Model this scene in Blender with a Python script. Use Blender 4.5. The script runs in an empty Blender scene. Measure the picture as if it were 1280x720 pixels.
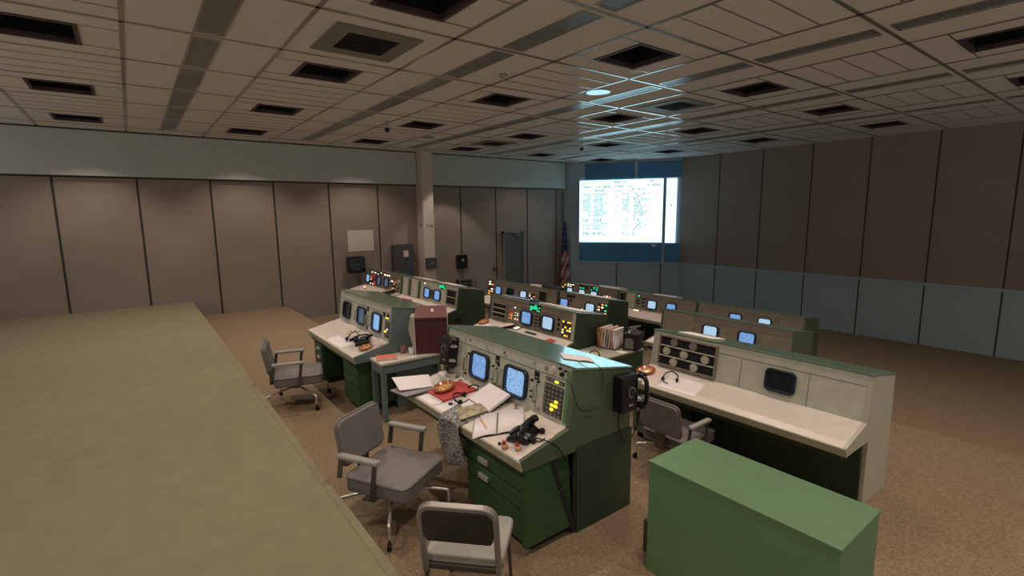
import bpy, bmesh, math, random
from mathutils import Matrix, Vector
random.seed(7)
S = bpy.context.scene
COL = S.collection

# ---------------------------------------------------------------- camera
cam_d = bpy.data.cameras.new('camera')
cam_d.sensor_fit = 'HORIZONTAL'; cam_d.sensor_width = 36.0
cam_d.lens = 623.9 / 1280 * 36.0
cam_d.clip_start = 0.05; cam_d.clip_end = 200
cam = bpy.data.objects.new('camera', cam_d); COL.objects.link(cam)
yaw, pit, rol = math.radians(52.9086), math.radians(8.4905), math.radians(.6898)
fw = Vector((-math.sin(yaw)*math.cos(pit), math.cos(yaw)*math.cos(pit), -math.sin(pit)))
rt = Vector((math.cos(yaw), math.sin(yaw), 0)); dn = fw.cross(rt)
r2 = rt*math.cos(rol) + dn*math.sin(rol); d2 = dn*math.cos(rol) - rt*math.sin(rol)
m3 = Matrix((r2, -d2, -fw)).transposed()
cam.matrix_world = Matrix.Translation((0, 0, 2.565)) @ m3.to_4x4()
S.camera = cam

# ---------------------------------------------------------------- light and exposure
S.view_settings.view_transform = 'Standard'; S.view_settings.look = 'None'
S.view_settings.gamma = 1.0; S.view_settings.use_curve_mapping = False
S.view_settings.exposure = 0.0
world = bpy.data.worlds.new('world'); S.world = world; world.use_nodes = True
bg = world.node_tree.nodes['Background']
bg.inputs[0].default_value = (1.0, .92, .84, 1); bg.inputs[1].default_value = .44
DOWNLIGHT_W = 17.0
DOWNLIGHT_COL = (1.0, .86, .74)
SCREEN_E = 2.5

# ---------------------------------------------------------------- materials
def mat(name, col, rough=.6, metal=0., spec=.5, noise=0., nscale=20., bump=0., bscale=200., emit=None, es=1., coat=0., coat_r=.1):
    m = bpy.data.materials.new(name); m.use_nodes = True
    nt = m.node_tree; b = nt.nodes['Principled BSDF']
    c = (*col, 1)
    b.inputs['Base Color'].default_value = c
    b.inputs['Roughness'].default_value = rough
    b.inputs['Metallic'].default_value = metal
    b.inputs['Specular IOR Level'].default_value = spec
    b.inputs['Coat Weight'].default_value = coat
    b.inputs['Coat Roughness'].default_value = coat_r
    if emit:
        b.inputs['Emission Color'].default_value = (*emit, 1); b.inputs['Emission Strength'].default_value = es
    tc = nt.nodes.new('ShaderNodeTexCoord')
    if noise:
        n = nt.nodes.new('ShaderNodeTexNoise'); n.inputs['Scale'].default_value = nscale; n.inputs['Detail'].default_value = 4
        nt.links.new(tc.outputs['Object'], n.inputs['Vector'])
        r = nt.nodes.new('ShaderNodeMapRange'); r.inputs['From Min'].default_value = .3; r.inputs['From Max'].default_value = .7
        r.inputs['To Min'].default_value = 1-noise; r.inputs['To Max'].default_value = 1+noise
        nt.links.new(n.outputs['Fac'], r.inputs['Value'])
        mx = nt.nodes.new('ShaderNodeVectorMath'); mx.operation = 'SCALE'; mx.inputs[0].default_value = col
        nt.links.new(r.outputs['Result'], mx.inputs['Scale']); nt.links.new(mx.outputs[0], b.inputs['Base Color'])
    if bump:
        n2 = nt.nodes.new('ShaderNodeTexNoise'); n2.inputs['Scale'].default_value = bscale; n2.inputs['Detail'].default_value = 3
        nt.links.new(tc.outputs['Object'], n2.inputs['Vector'])
        bp = nt.nodes.new('ShaderNodeBump'); bp.inputs['Strength'].default_value = bump; bp.inputs['Distance'].default_value = .01
        nt.links.new(n2.outputs['Fac'], bp.inputs['Height']); nt.links.new(bp.outputs['Normal'], b.inputs['Normal'])
    return m

def mat_two(name, c1, c2, scale, thr=.5, rough=.7, sharp=.04, detail=4, stretch=(1, 1, 1)):
    m = bpy.data.materials.new(name); m.use_nodes = True
    nt = m.node_tree; b = nt.nodes['Principled BSDF']; b.inputs['Roughness'].default_value = rough
    tc = nt.nodes.new('ShaderNodeTexCoord'); mp = nt.nodes.new('ShaderNodeMapping'); mp.inputs['Scale'].default_value = stretch
    n = nt.nodes.new('ShaderNodeTexNoise'); n.inputs['Scale'].default_value = scale; n.inputs['Detail'].default_value = detail
    r = nt.nodes.new('ShaderNodeValToRGB'); r.color_ramp.elements[0].position = thr-sharp; r.color_ramp.elements[1].position = thr+sharp
    r.color_ramp.elements[0].color = (*c1, 1); r.color_ramp.elements[1].color = (*c2, 1)
    nt.links.new(tc.outputs['Object'], mp.inputs['Vector']); nt.links.new(mp.outputs[0], n.inputs['Vector'])
    nt.links.new(n.outputs['Fac'], r.inputs[0]); nt.links.new(r.outputs[0], b.inputs['Base Color'])
    return m

def mat_crt(name, base, text, strength, n_rows=17):
    """a lit tube display: rows of broken lighter writing on a tinted ground, in the part's own coordinates"""
    m = bpy.data.materials.new(name); m.use_nodes = True
    nt = m.node_tree; b = nt.nodes['Principled BSDF']; b.inputs['Base Color'].default_value = (.02, .02, .025, 1)
    b.inputs['Roughness'].default_value = .2
    tc = nt.nodes.new('ShaderNodeTexCoord'); sp = nt.nodes.new('ShaderNodeSeparateXYZ')
    nt.links.new(tc.outputs['Generated'], sp.inputs[0])
    def mth(op, a, bb=None):
        x = nt.nodes.new('ShaderNodeMath'); x.operation = op
        for i, v in enumerate((a, bb)):
            if v is None: continue
            if isinstance(v, (int, float)): x.inputs[i].default_value = v
            else: nt.links.new(v, x.inputs[i])
        return x.outputs[0]
    yy = mth('MULTIPLY', sp.outputs['Z'], n_rows)
    row = mth('FLOOR', yy); fr = mth('FRACT', yy)
    line = mth('GREATER_THAN', fr, .45)
    cb = nt.nodes.new('ShaderNodeCombineXYZ')
    nt.links.new(mth('MULTIPLY', sp.outputs['X'], 9.0), cb.inputs[0]); nt.links.new(mth('MULTIPLY', row, 3.7), cb.inputs[1])
    n = nt.nodes.new('ShaderNodeTexNoise'); n.inputs['Scale'].default_value = 1.0; n.inputs['Detail'].default_value = 1
    nt.links.new(cb.outputs[0], n.inputs['Vector'])
    on = mth('GREATER_THAN', n.outputs['Fac'], .47)
    f = mth('MULTIPLY', line, on)
    mx = nt.nodes.new('ShaderNodeMix'); mx.data_type = 'RGBA'
    mx.inputs[6].default_value = (*base, 1); mx.inputs[7].default_value = (*text, 1)
    nt.links.new(f, mx.inputs[0]); nt.links.new(mx.outputs[2], b.inputs['Emission Color'])
    b.inputs['Emission Strength'].default_value = strength
    return m

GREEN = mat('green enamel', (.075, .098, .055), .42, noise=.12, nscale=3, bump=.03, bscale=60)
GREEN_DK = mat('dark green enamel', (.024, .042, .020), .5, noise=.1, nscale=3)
GREEN_DRAWER = mat('drawer green enamel', (.028, .072, .026), .45, noise=.08, nscale=4)
GREEN_TOP = mat('console top green', (.125, .20, .125), .26, noise=.15, nscale=7, bump=.06, bscale=14, spec=.9, coat=.9, coat_r=.10)
GREEN_BOX = mat('sage green enamel', (.10, .19, .085), .5, noise=.05, nscale=3)
TEAL = mat('blue grey enamel', (.12, .17, .16), .5, noise=.08, nscale=3)
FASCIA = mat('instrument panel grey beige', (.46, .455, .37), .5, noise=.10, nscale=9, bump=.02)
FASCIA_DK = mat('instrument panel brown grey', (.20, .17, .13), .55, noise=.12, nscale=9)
TRIMCOL = mat('pale trim paint', (.42, .39, .31), .45)
DESK = mat('cream laminate', (.60, .52, .45), .40, noise=.05, nscale=8)
DESK_EDGE = mat('worn desk edging', (.33, .31, .22), .5, noise=.1, nscale=20)
SEAM = mat('dark seam', (.03, .028, .022), .8)
BLACK = mat('black plastic', (.006, .006, .008), .25, spec=.35, coat=.15)
BLACKM = mat('matt black', (.008, .008, .008), .8)
CRTBEZ = mat('blue black tube surround', (.012, .018, .035), .35)
CHROME = mat('brushed chrome', (.66, .64, .62), .36, metal=.7)
STEEL = mat('satin steel', (.36, .33, .30), .38, metal=.9)
HANDLE = mat('grey handle metal', (.30, .28, .23), .4, metal=.4)
VINYL = mat('grey vinyl', (.165, .145, .14), .5, noise=.07, nscale=6, bump=.05, bscale=90)
VINYL_SIDE = mat('grey green vinyl piping', (.13, .12, .095), .55)
VINYL_DK = mat('dark vinyl back', (.022, .019, .015), .5, noise=.2, nscale=8)
VINYL_LT = mat('pale grey seat vinyl', (.30, .28, .24), .5, noise=.08, nscale=6)
FRAME = mat('bronze grey steel tube', (.11, .10, .085), .38, metal=.6)
ARM = mat('arm pad grey', (.27, .255, .225), .45)
PAPER = mat('paper', (.76, .69, .67), .8, noise=.04, nscale=14)
PAPER2 = mat('pinkish paper', (.66, .52, .47), .8, noise=.06, nscale=14)
CARD = mat('cream card', (.55, .47, .38), .7)
REDB = mat('red binder cloth', (.42, .045, .04), .5)
REDB2 = mat('orange red booklet', (.62, .16, .10), .6)
DARKB = mat('black binder', (.03, .03, .035), .5)
BLUEB = mat('blue folder', (.05, .085, .2), .5)
MAROON = mat('maroon board', (.075, .018, .018), .6, noise=.1, nscale=4)
MAROON_TOP = mat('maroon top board', (.13, .035, .032), .5)
AMBER = mat('amber glass', (.38, .11, .02), .08, spec=.8, coat=1)
AMBER2 = mat('amber ash and glass', (.62, .30, .10), .2, noise=.4, nscale=60, spec=.8)
REDK = mat('red knob', (.40, .03, .02), .4)
TANK = mat('tan turned wood', (.50, .30, .16), .6)
PENCIL = mat('yellow pencil', (.75, .38, .06), .5)
BROWNG = mat('brown tinted tumbler', (.20, .10, .085), .15)
CUP = mat('clear plastic cup', (.62, .58, .53), .2)
WHITE_LED = mat('lit white lamp', (.9, .8, .6), emit=(1, .85, .62), es=1.6)
YEL_LED = mat('lit yellow lamp', (.9, .7, .1), emit=(1, .72, .04), es=1.3)
ORG_LED = mat('lit orange lamp', (.9, .4, .1), emit=(1, .45, .12), es=.9)
RED_LED = mat('lit red lamp', (.6, .05, .05), emit=(.8, .04, .05), es=.7)
GRN_LED = mat('lit green lamp', (.05, .6, .3), emit=(.0, .85, .36), es=1.0)
KEY = mat('grey brown key cap', (.17, .145, .12), .5)
KEYBED = mat('dark key bed', (.05, .042, .036), .6)
CRT_BLUE = mat_crt('blue tube display', (.14, .29, .60), (.27, .45, .76), 1.0)
CRT_CYAN = mat_crt('pale tube display', (.19, .37, .66), (.36, .58, .86), 1.0)
CRT_PALE = mat_crt('white tube display', (.38, .55, .74), (.50, .68, .86), 1.0, 9)
CRT_DIM = mat_crt('dim tube display', (.055, .075, .13), (.10, .13, .20), 1.0, 9)
CRT_OFF = mat('unlit tube', (.02, .024, .03), .12)
CARPET = mat_two('beige carpet', (.13, .085, .046), (.27, .19, .115), 42, .5, .95, .22, 6)
FLOOR_UP = mat('aisle carpet', (.21, .175, .105), .95, noise=.08, nscale=5, bump=.3, bscale=500)
TILE = mat('ceiling tile', (.60, .56, .52), .85, noise=.03, nscale=3, bump=.05, bscale=300)
TBAR = mat('ceiling grid metal', (.50, .46, .40), .17, metal=.85)
TROFFER = mat('troffer lens', (.14, .145, .13), .28, spec=.7, noise=.1, nscale=6)
RECESS = mat('recess black', (.004, .004, .004), .9)
RECESS_RIM = mat('recess reddish rim', (.06, .035, .032), .6)
DIFF = mat('diffuser grey', (.16, .155, .12), .5)
WALLM = mat('wall panel beige', (.265, .215, .180), .7, noise=.05, nscale=1.2)
SOFFIT = mat('soffit paint', (.46, .49, .45), .6, noise=.03, nscale=1)
COLM = mat('column paint', (.56, .48, .42), .6)
DOORM = mat('grey door paint', (.11, .115, .115), .5)
DOORF = mat('door frame paint', (.20, .20, .18), .5)
CAB = mat('grey electrical box', (.055, .06, .06), .45)
SCRWALL = mat('screen wall blue grey', (.36, .46, .53), .6)
BLUEPANEL = mat('dark blue glass panel', (.055, .22, .44), .35, noise=.08, nscale=.8)  # base blue raised to stand in for the projection glow behind the glass
MULLION = mat('mullion grey', (.34, .43, .50), .5)
WAINS = mat('wainscot grey', (.33, .42, .44), .6)
SCREENM = mat('projection screen', (.2, .2, .2), .6, emit=(.46, .84, 1.0), es=SCREEN_E)
SCREENM2 = mat('projection screen lilac', (.2, .2, .2), .6, emit=(.56, .80, 1.0), es=SCREEN_E*.8)
SCRTEXT = mat('projected characters', (.1, .1, .1), .6, emit=(.10, .17, .17), es=1.0)
SCRTEXT2 = mat('projected line', (.1, .1, .1), .6, emit=(.03, .06, .10), es=1.0)
WHITEP = mat('white plastic', (.6, .6, .6), .4)
FLAGBLUE = mat('flag blue cloth', (.02, .03, .10), .8)
FLAGRED = mat('flag red cloth', (.28, .03, .035), .8)
FLAGWHITE = mat('flag white cloth', (.45, .42, .42), .8)
PRINT = mat_two('speckled printed film', (.05, .048, .045), (.34, .32, .30), 70, .5, .45, .05, 5)
PRINT2 = mat_two('yellowed clear folder', (.20, .17, .10), (.52, .45, .30), 22, .5, .35, .15, 5)
TAPE = mat('magnetic tape reel', (.20, .17, .15), .4)
CORD = mat('black rubber cord', (.008, .008, .008), .5)

# ---------------------------------------------------------------- mesh helpers
I4 = Matrix.Identity(4)
class MB:
    def __init__(s, M=None): s.bm = bmesh.new(); s.M = M or I4; s.bev = []
    def _add(s, verts, faces):
        vs = [s.bm.verts.new(s.M @ Vector(v)) for v in verts]
        for f in faces:
            try: s.bm.faces.new([vs[i] for i in f])
            except ValueError: pass
        return vs
    def box(s, x0, y0, z0, x1, y1, z1):
        if x0 > x1: x0, x1 = x1, x0
        if y0 > y1: y0, y1 = y1, y0
        if z0 > z1: z0, z1 = z1, z0
        s._add([(x0,y0,z0),(x1,y0,z0),(x1,y1,z0),(x0,y1,z0),(x0,y0,z1),(x1,y0,z1),(x1,y1,z1),(x0,y1,z1)],
               [(0,3,2,1),(4,5,6,7),(0,1,5,4),(1,2,6,5),(2,3,7,6),(3,0,4,7)])
        return s
    def prism(s, poly, a0, a1, axis='x'):
        """poly in the two remaining axes, extruded from a0 to a1 along axis"""
        def P(p, a): return {'x': (a, p[0], p[1]), 'y': (p[0], a, p[1]), 'z': (p[0], p[1], a)}[axis]
        n = len(poly)
        vs = [P(p, a0) for p in poly] + [P(p, a1) for p in poly]
        s._add(vs, [tuple(range(n-1, -1, -1)), tuple(range(n, 2*n))] + [(i, (i+1) % n, n+(i+1) % n, n+i) for i in range(n)])
        return s
    def ring(s, outer, inner, a0, a1, axis='z'):
        def P(p, a): return {'x': (a, p[0], p[1]), 'y': (p[0], a, p[1]), 'z': (p[0], p[1], a)}[axis]
        n = len(outer)
        vs = [P(p, a0) for p in outer]+[P(p, a1) for p in outer]+[P(p, a0) for p in inner]+[P(p, a1) for p in inner]
        F = []
        for i in range(n):
            j = (i+1) % n
            F += [(i, j, n+j, n+i), (2*n+j, 2*n+i, 3*n+i, 3*n+j), (n+i, n+j, 3*n+j, 3*n+i), (j, i, 2*n+i, 2*n+j)]
        s._add(vs, F); return s
    def cyl(s, p0, p1, r0, r1=None, n=16):
        r1 = r0 if r1 is None else r1
        p0, p1 = Vector(p0), Vector(p1); d = (p1-p0).normalized()
        a = d.orthogonal().normalized(); b = d.cross(a)
        vs = [p0+(a*math.cos(2*math.pi*i/n)+b*math.sin(2*math.pi*i/n))*r0 for i in range(n)]
        vs += [p1+(a*math.cos(2*math.pi*i/n)+b*math.sin(2*math.pi*i/n))*r1 for i in range(n)]
        s._add(vs, [tuple(range(n-1, -1, -1)), tuple(range(n, 2*n))]+[(i, (i+1) % n, n+(i+1) % n, n+i) for i in range(n)])
        return s
    def tube(s, pts, r, n=8, closed=False):
        pts = [Vector(p) for p in pts]; N = len(pts); rings = []
        prev = None
        for i, p in enumerate(pts):
            if closed: t = (pts[(i+1) % N]-pts[i-1]).normalized()
            else: t = (pts[min(i+1, N-1)]-pts[max(i-1, 0)]).normalized()
            a = t.orthogonal().normalized() if prev is None else (prev - t*prev.dot(t)).normalized()
            prev = a; b = t.cross(a)
            rings.append([s.bm.verts.new(s.M @ (p+(a*math.cos(2*math.pi*k/n)+b*math.sin(2*math.pi*k/n))*r)) for k in range(n)])
        for i in range(N if closed else N-1):
            A, B = rings[i], rings[(i+1) % N]
            for k in range(n):
                s.bm.faces.new((A[k], A[(k+1) % n], B[(k+1) % n], B[k]))
        if not closed:
            s.bm.faces.new(rings[0][::-1]); s.bm.faces.new(rings[-1])
        return s
    def lathe(s, prof, c=(0, 0, 0), n=24):
        c = Vector(c); R = []
        for r, z in prof:
            if r < 1e-6: R.append([s.bm.verts.new(s.M @ (c+Vector((0, 0, z))))])
            else: R.append([s.bm.verts.new(s.M @ (c+Vector((r*math.cos(2*math.pi*k/n), r*math.sin(2*math.pi*k/n), z)))) for k in range(n)])
        for A, B in zip(R, R[1:]):
            for k in range(n):
                l = (k+1) % n
                if len(A) == 1: f = (A[0], B[l], B[k]) if len(B) > 1 else None
                elif len(B) == 1: f = (A[k], A[l], B[0])
                else: f = (A[k], A[l], B[l], B[k])
                if f: s.bm.faces.new(f)
        return s
    def grid(s, fn, nu, nv):
        V = [[s.bm.verts.new(s.M @ Vector(fn(i/nu, j/nv))) for j in range(nv+1)] for i in range(nu+1)]
        for i in range(nu):
            for j in range(nv):
                s.bm.faces.new((V[i][j], V[i+1][j], V[i+1][j+1], V[i][j+1]))
        return s
def tag(o, label=None, cat=None, group=None, kind=None):
    if label: o['label'] = label
    if cat: o['category'] = cat
    if group: o['group'] = group
    if kind: o['kind'] = kind
    return o
def obj(name, mb, m, parent=None, bevel=0., seg=2, smooth=False, label=None, solid=0.):
    me = bpy.data.meshes.new(name)
    bmesh.ops.recalc_face_normals(mb.bm, faces=mb.bm.faces)
    mb.bm.to_mesh(me); mb.bm.free(); me.materials.append(m)
    if smooth:
        for p in me.polygons: p.use_smooth = True
    o = bpy.data.objects.new(name, me); COL.objects.link(o)
    if parent: o.parent = parent
    if solid:
        k = o.modifiers.new('solid', 'SOLIDIFY'); k.thickness = solid; k.offset = 0
    if bevel:
        b = o.modifiers.new('bevel', 'BEVEL'); b.width = bevel; b.segments = seg; b.limit_method = 'ANGLE'; b.angle_limit = math.radians(35)
        b.harden_normals = False
    if label: o['label'] = label
    return o
def thing(name, loc, label, cat, rz=0., group=None, M=None):
    o = bpy.data.objects.new(name, None); COL.objects.link(o); o.empty_display_size = .1
    if M is not None: o.matrix_world = M
    else: o.location = loc; o.rotation_euler = (0, 0, rz)
    return tag(o, label, cat, group)
def struct(name, mb, m, **k):
    o = obj(name, mb, m, **k); o['kind'] = 'structure'; return o
def copy_tree(o, parent=None):
    c = o.copy(); COL.objects.link(c); c.parent = parent
    for ch in list(o.children): copy_tree(ch, c)
    return c
def rrect(x0, y0, x1, y1, r, n=5):
    out = []
    for cx, cy, a0 in ((x1-r, y1-r, 0), (x0+r, y1-r, 90), (x0+r, y0+r, 180), (x1-r, y0+r, 270)):
        for i in range(n+1):
            a = math.radians(a0+90*i/n); out.append((cx+r*math.cos(a), cy+r*math.sin(a)))
    return out
def smooth_path(pts, k=6):
    P = [Vector(p) for p in pts]; out = []
    for i in range(len(P)-1):
        p0, p1, p2, p3 = P[max(i-1, 0)], P[i], P[i+1], P[min(i+2, len(P)-1)]
        for j in range(k):
            t = j/k
            out.append(.5*((2*p1)+(-p0+p2)*t+(2*p0-5*p1+4*p2-p3)*t*t+(-p0+3*p1-3*p2+p3)*t**3))
    return out+[P[-1]]

# ================================================================ ROOM
WX = -15.16; CZ = 4.565
XR = 3.0; YB = -3.5
TIER = [(1.08, .4), (3.36, 0.), (6.35, -.4), (9.3, -.77), (17.0, -1.1)]   # far edge Y and floor level of each tier
y0 = YB
for i, (y1, z) in enumerate(TIER):
    struct('floor', MB().box(WX, y0, z-.6, XR, y1, z), FLOOR_UP if i == 0 else CARPET); y0 = y1
# nosing strip along the upper aisle edge
struct('trim_1', MB().box(WX, 1.03, .385, XR, 1.095, .408), FLOOR_UP, bevel=.01)

# left wall: lower panels, joints, upper soffit
struct('wall_left', MB().box(WX-.25, YB, -1.7, WX, 14.17, CZ), WALLM)
mb = MB()
for y in (-1.3, .22, 1.74, 3.24, 4.74, 6.24, 9.25, 10.76, 12.24, 13.73):
    mb.box(WX, y-.022, -1.1, WX+.006, y+.022, 3.5)
struct('trim_2', mb, SEAM)
def soffit(ya, yb, k=0):
    m = MB()
    m.prism([(WX+.002, 3.53), (WX+.16, 3.53), (WX+.10, CZ-.03), (WX+.002, CZ-.03)], ya, yb, 'y')
    return m
struct('trim_3', soffit(YB, 7.54), SOFFIT)
struct('trim_4', soffit(7.96, 14.1), SOFFIT)
struct('trim_5', MB().box(WX+.001, YB, 3.49, WX+.012, 7.54, 3.525).box(WX+.001, 7.96, 3.49, WX+.012, 13.9, 3.525).box(WX+.002, YB, CZ-.03, WX+.12, 7.54, CZ).box(WX+.002, 7.96, CZ-.03, WX+.12, 14.0, CZ), SEAM)
# column with its stencilled number
col = struct('trim_6', MB().box(WX+.002, 7.56, -.8, WX+.45, 7.95, CZ-.002), COLM, bevel=.008)
def text_obj(name, s, size, M, m, parent=None, ext=.002):
    cu = bpy.data.curves.new(name, 'FONT'); cu.body = s; cu.size = size; cu.extrude = ext; cu.align_x = 'CENTER'
    tmp = bpy.data.objects.new(name+'_t', cu); COL.objects.link(tmp)
    dg = bpy.context.evaluated_depsgraph_get(); me = bpy.data.meshes.new_from_object(tmp.evaluated_get(dg))
    bpy.data.objects.remove(tmp); me.transform(M); me.materials.clear(); me.materials.append(m)
    o = bpy.data.objects.new(name, me); COL.objects.link(o)
    if parent: o.parent = parent
    return o
MX = Matrix(((0, 0, 1, 0), (1, 0, 0, 0), (0, 1, 0, 0), (0, 0, 0, 1)))     # text facing +X, reading along +Y
text_obj('stencil_number', '714', .17, Matrix.Translation((WX+.452, 7.765, 2.13)) @ MX, SEAM, col)
MYm = Matrix(((1, 0, 0, 0), (0, 0, -1, 0), (0, 1, 0, 0), (0, 0, 0, 1)))   # text facing -Y, reading along +X
text_obj('stencil_letter', 'N', .17, Matrix.Translation((WX+.25, 7.557, 2.15)) @ MYm, SEAM, col)

# door in the left wall
d = thing('door_1', (WX+.02, 11.51, -.35), 'plain grey flush door in the left wall', 'door'); d['kind'] = 'structure'
obj('door_leaf', MB().box(0, -.43, 0, .05, .43, 2.18), DOORM, d, bevel=.004)
obj('door_frame', MB().box(-.01, -.50, 0, .08, -.435, 2.26).box(-.01, .435, 0, .08, .50, 2.26).box(-.01, -.50, 2.19, .08, .50, 2.26), DOORF, d, bevel=.004)
obj('door_handle', MB().cyl((.05, -.36, .72), (.11, -.36, .72), .012).cyl((.11, -.36, .72), (.11, -.26, .72), .012), STEEL, d)
obj('door_closer', MB().box(.05, .05, 2.06, .11, .32, 2.12).tube([(.08, .3, 2.1), (.16, .15, 2.16), (.08, .0, 2.2)], .01), STEEL, d)
for z in (.25, 1.1, 1.95):
    obj('hinge', MB().cyl((.06, .432, z), (.06, .432, z+.11), .014), BLACKM, d)

# angled screen wall and the centre wall beyond it
DX, DY = math.cos(math.radians(35.96)), math.sin(math.radians(35.96))
AW = Matrix(((DX, -DY, 0, -14.64), (DY, DX, 0, 14.55), (0, 0, 1, 0), (0, 0, 0, 1)))    # x along the wall, -y into the room
WE = 3.36
struct('wall_front', MB(AW).box(-.66, 0.03, -1.7, 3.9, .3, CZ), SCRWALL)
struct('baseboard_front', MB(AW).box(-.64, -.02, -1.1, 3.9, .028, -.98), BLACKM)
struct('trim_7', MB(AW).box(-.02, -.03, -.98, 3.9, .028, .53), WAINS)
struct('trim_8', MB(AW).box(1.50, -.036, -.98, 1.54, -.031, .53).box(3.19, -.036, -.98, 3.23, -.031, .53), SEAM)
struct('trim_9', MB(AW).box(-.03, -.06, .53, 3.9, .028, .60), MULLION, bevel=.008)
struct('trim_10', MB(AW).box(.02, .0, .60, 3.22, .028, 1.36).box(3.36, .0, .60, 3.9, .028, 1.36).box(.2, .0, 3.86, 2.13, .028, 4.48).box(2.25, .0, 3.86, 3.9, .028, 4.48), BLUEPANEL)
struct('trim_11', MB(AW).box(3.225, -.05, .60, 3.335, .028, 3.86).box(2.135, -.04, 3.86, 2.245, .028, 4.48).box(-.06, -.04, .60, .0, .028, 3.86), MULLION)
# centre wall: plain panels carrying on to the right
MWX = -14.64+3.9*DX; MWY = 14.55+3.9*DY
struct('wall_back', MB().box(MWX-.02, MWY, -1.7, XR, MWY+.25, CZ), WALLM)
struct('trim_12', MB().box(MWX, MWY-.03, -1.1, XR, MWY-.001, .53), WAINS)
struct('trim_13', MB().box(MWX, MWY-.05, .53, XR, MWY-.001, .60), MULLION)
mb = MB()
for k in range(1, 9): mb.box(MWX+1.52*k-.015, MWY-.037, -1.1, MWX+1.52*k+.015, MWY-.031, .53).box(MWX+1.52*k-.015, MWY-.006, .61, MWX+1.52*k+.015, MWY-.001, CZ)
struct('trim_14', mb, SEAM)

# left projection screen with its rows of characters
scr = thing('projection_screen', None, 'large bright projection screen filled with columns of small print, left on the front wall', 'screen', M=AW)
def tx(px, py):      # picture fractions inside the screen to wall coordinates
    return (.02+px*3.18, 3.80-py*2.38)
mb = MB().box(0, -.02, 1.39, 3.22, .02, 3.82); rr = random.Random(3)
def words(x0, x1, y, h=.020, dens=.8):
    x = x0; h = h*1.6
    while x < x1:
        w = rr.uniform(.007, .022)
        if rr.random() < dens:
            a = tx(x, y); b = tx(min(x+w, x1), y+h)
            mb.box(a[0], -.0225, b[1], b[0], -.0205, a[1])
        x += w+.0075
words(.03, .12, .03, .014); words(.42, .58, .015, .014); words(.85, .99, .008, .014)
words(.04, .14, .085, .018); words(.16, .64, .085, .016, .6); words(.82, .97, .075, .016)
words(.19, .30, .145, .016); words(.41, .51, .165, .010); words(.64, .80, .135, .016)
rows = [.21, .245, .28, .305, .335, .365, .40, .43, .465, .50, .53, .56, .625, .65, .69, .72, .755, .785, .85, .875]
for i, y in enumerate(rows):
    short = i in (1, 2, 9, 10, 11, 14)
    words(.04+(.05 if short else 0), .14, y, .014, .85); words(.17, .34 if i % 5 in (0, 4) else .30, y, .014, .85)
    if i < 4 or i % 3 == 0: words(.44, .49, y, .012, .5)
    words(.53+(.06 if short else 0), .61, y, .012, .6)
    words(.66, .84 if i % 3 == 0 else .78, y, .013, .65 if i < 12 else .4)
    if i < 6: words(.94, .96, y, .012, .6)
ss = obj('screen_surface', mb, SCREENM, scr); ss.data.materials.append(SCRTEXT)
for p in list(ss.data.polygons)[6:]: p.material_index = 1
sc2 = thing('projection_screen', None, 'sliver of the second lit screen with thin plotted lines, right of the mullion', 'screen', M=AW)
obj('screen_surface', MB().box(3.34, -.02, 1.37, 3.72, .02, 3.82), SCREENM2, sc2)
mb = MB()
for (xa, za, xb, zb) in ((3.35, 3.42, 3.70, 3.28), (3.35, 2.98, 3.70, 2.86), (3.35, 2.05, 3.70, 1.75)):
    mb.tube([(xa, -.024, za), (xb, -.024, zb)], .006, 5)
mb.box(3.50, -.026, 2.79, 3.57, -.022, 2.83)
obj('plotted_lines', mb, SCRTEXT2, sc2)
tag(obj('wall_label', MB(AW).box(2.84, -.012, 1.21, 3.01, -.001, 1.30), PAPER), 'small pale label on the blue glass under the bright screen', 'label')

# flag
fl = thing('flag', (-14.98, 14.02, -1.1), 'striped flag with blue starred canton drooping on a pole beside the front screen', 'flag')
obj('pole', MB().cyl((0, 0, 0), (0, 0, 3.35), .018).lathe([(0, 3.43), (.03, 3.40), (.03, 3.37), (.018, 3.34)]), STEEL, fl)
obj('base', MB().lathe([(0, 0), (.16, 0), (.16, .03), (.05, .07), (.025, .16), (0, .16)]), STEEL, fl)
def drape(z0, z1, mb, stripes=None):
    def f(u, v):
        z = z1+(z0-z1)*v; s = (3.3-z)/2.7
        r = .05+.18*s*(1-.25*s); a = 2*math.pi*u + .9*s
        w = 1+.30*math.sin(5*a+3*s)
        return (.06+r*w*math.cos(a)*.8, r*w*math.sin(a), z)
    return f
mbb, mbr, mbw = MB(), MB(), MB()
f = drape(.62, 3.3, None)
N = 36; NV = 34
for i in range(N):
    for j in range(NV):
        q = [f(i/N, j/NV), f((i+1)/N, j/NV), f((i+1)/N, (j+1)/NV), f(i/N, (j+1)/NV)]
        if j/NV < .42: t = mbb
        else: t = mbr if ((i*1.0 + j*1.1)//3) % 2 == 0 else mbw
        t._add(q, [(0, 1, 2, 3)])
for b_ in (mbb, mbr, mbw): bmesh.ops.remove_doubles(b_.bm, verts=b_.bm.verts, dist=1e-5)
obj('canton', mbb, FLAGBLUE, fl, smooth=True); obj('red_stripes', mbr, FLAGRED, fl, smooth=True); obj('white_stripes', mbw, FLAGWHITE, fl, smooth=True)
mb = MB()
for i in range(0, N, 3):
    for j in range(2, 14, 3):
        p = Vector(f((i+.5*(j % 2))/N, j/NV)); c_ = Vector((.06, 0, p.z)); o_ = (p-c_).normalized()
        mb.cyl(p+o_*.001, p+o_*.006, .014, n=5)
obj('stars', mb, FLAGWHITE, fl)

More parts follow.
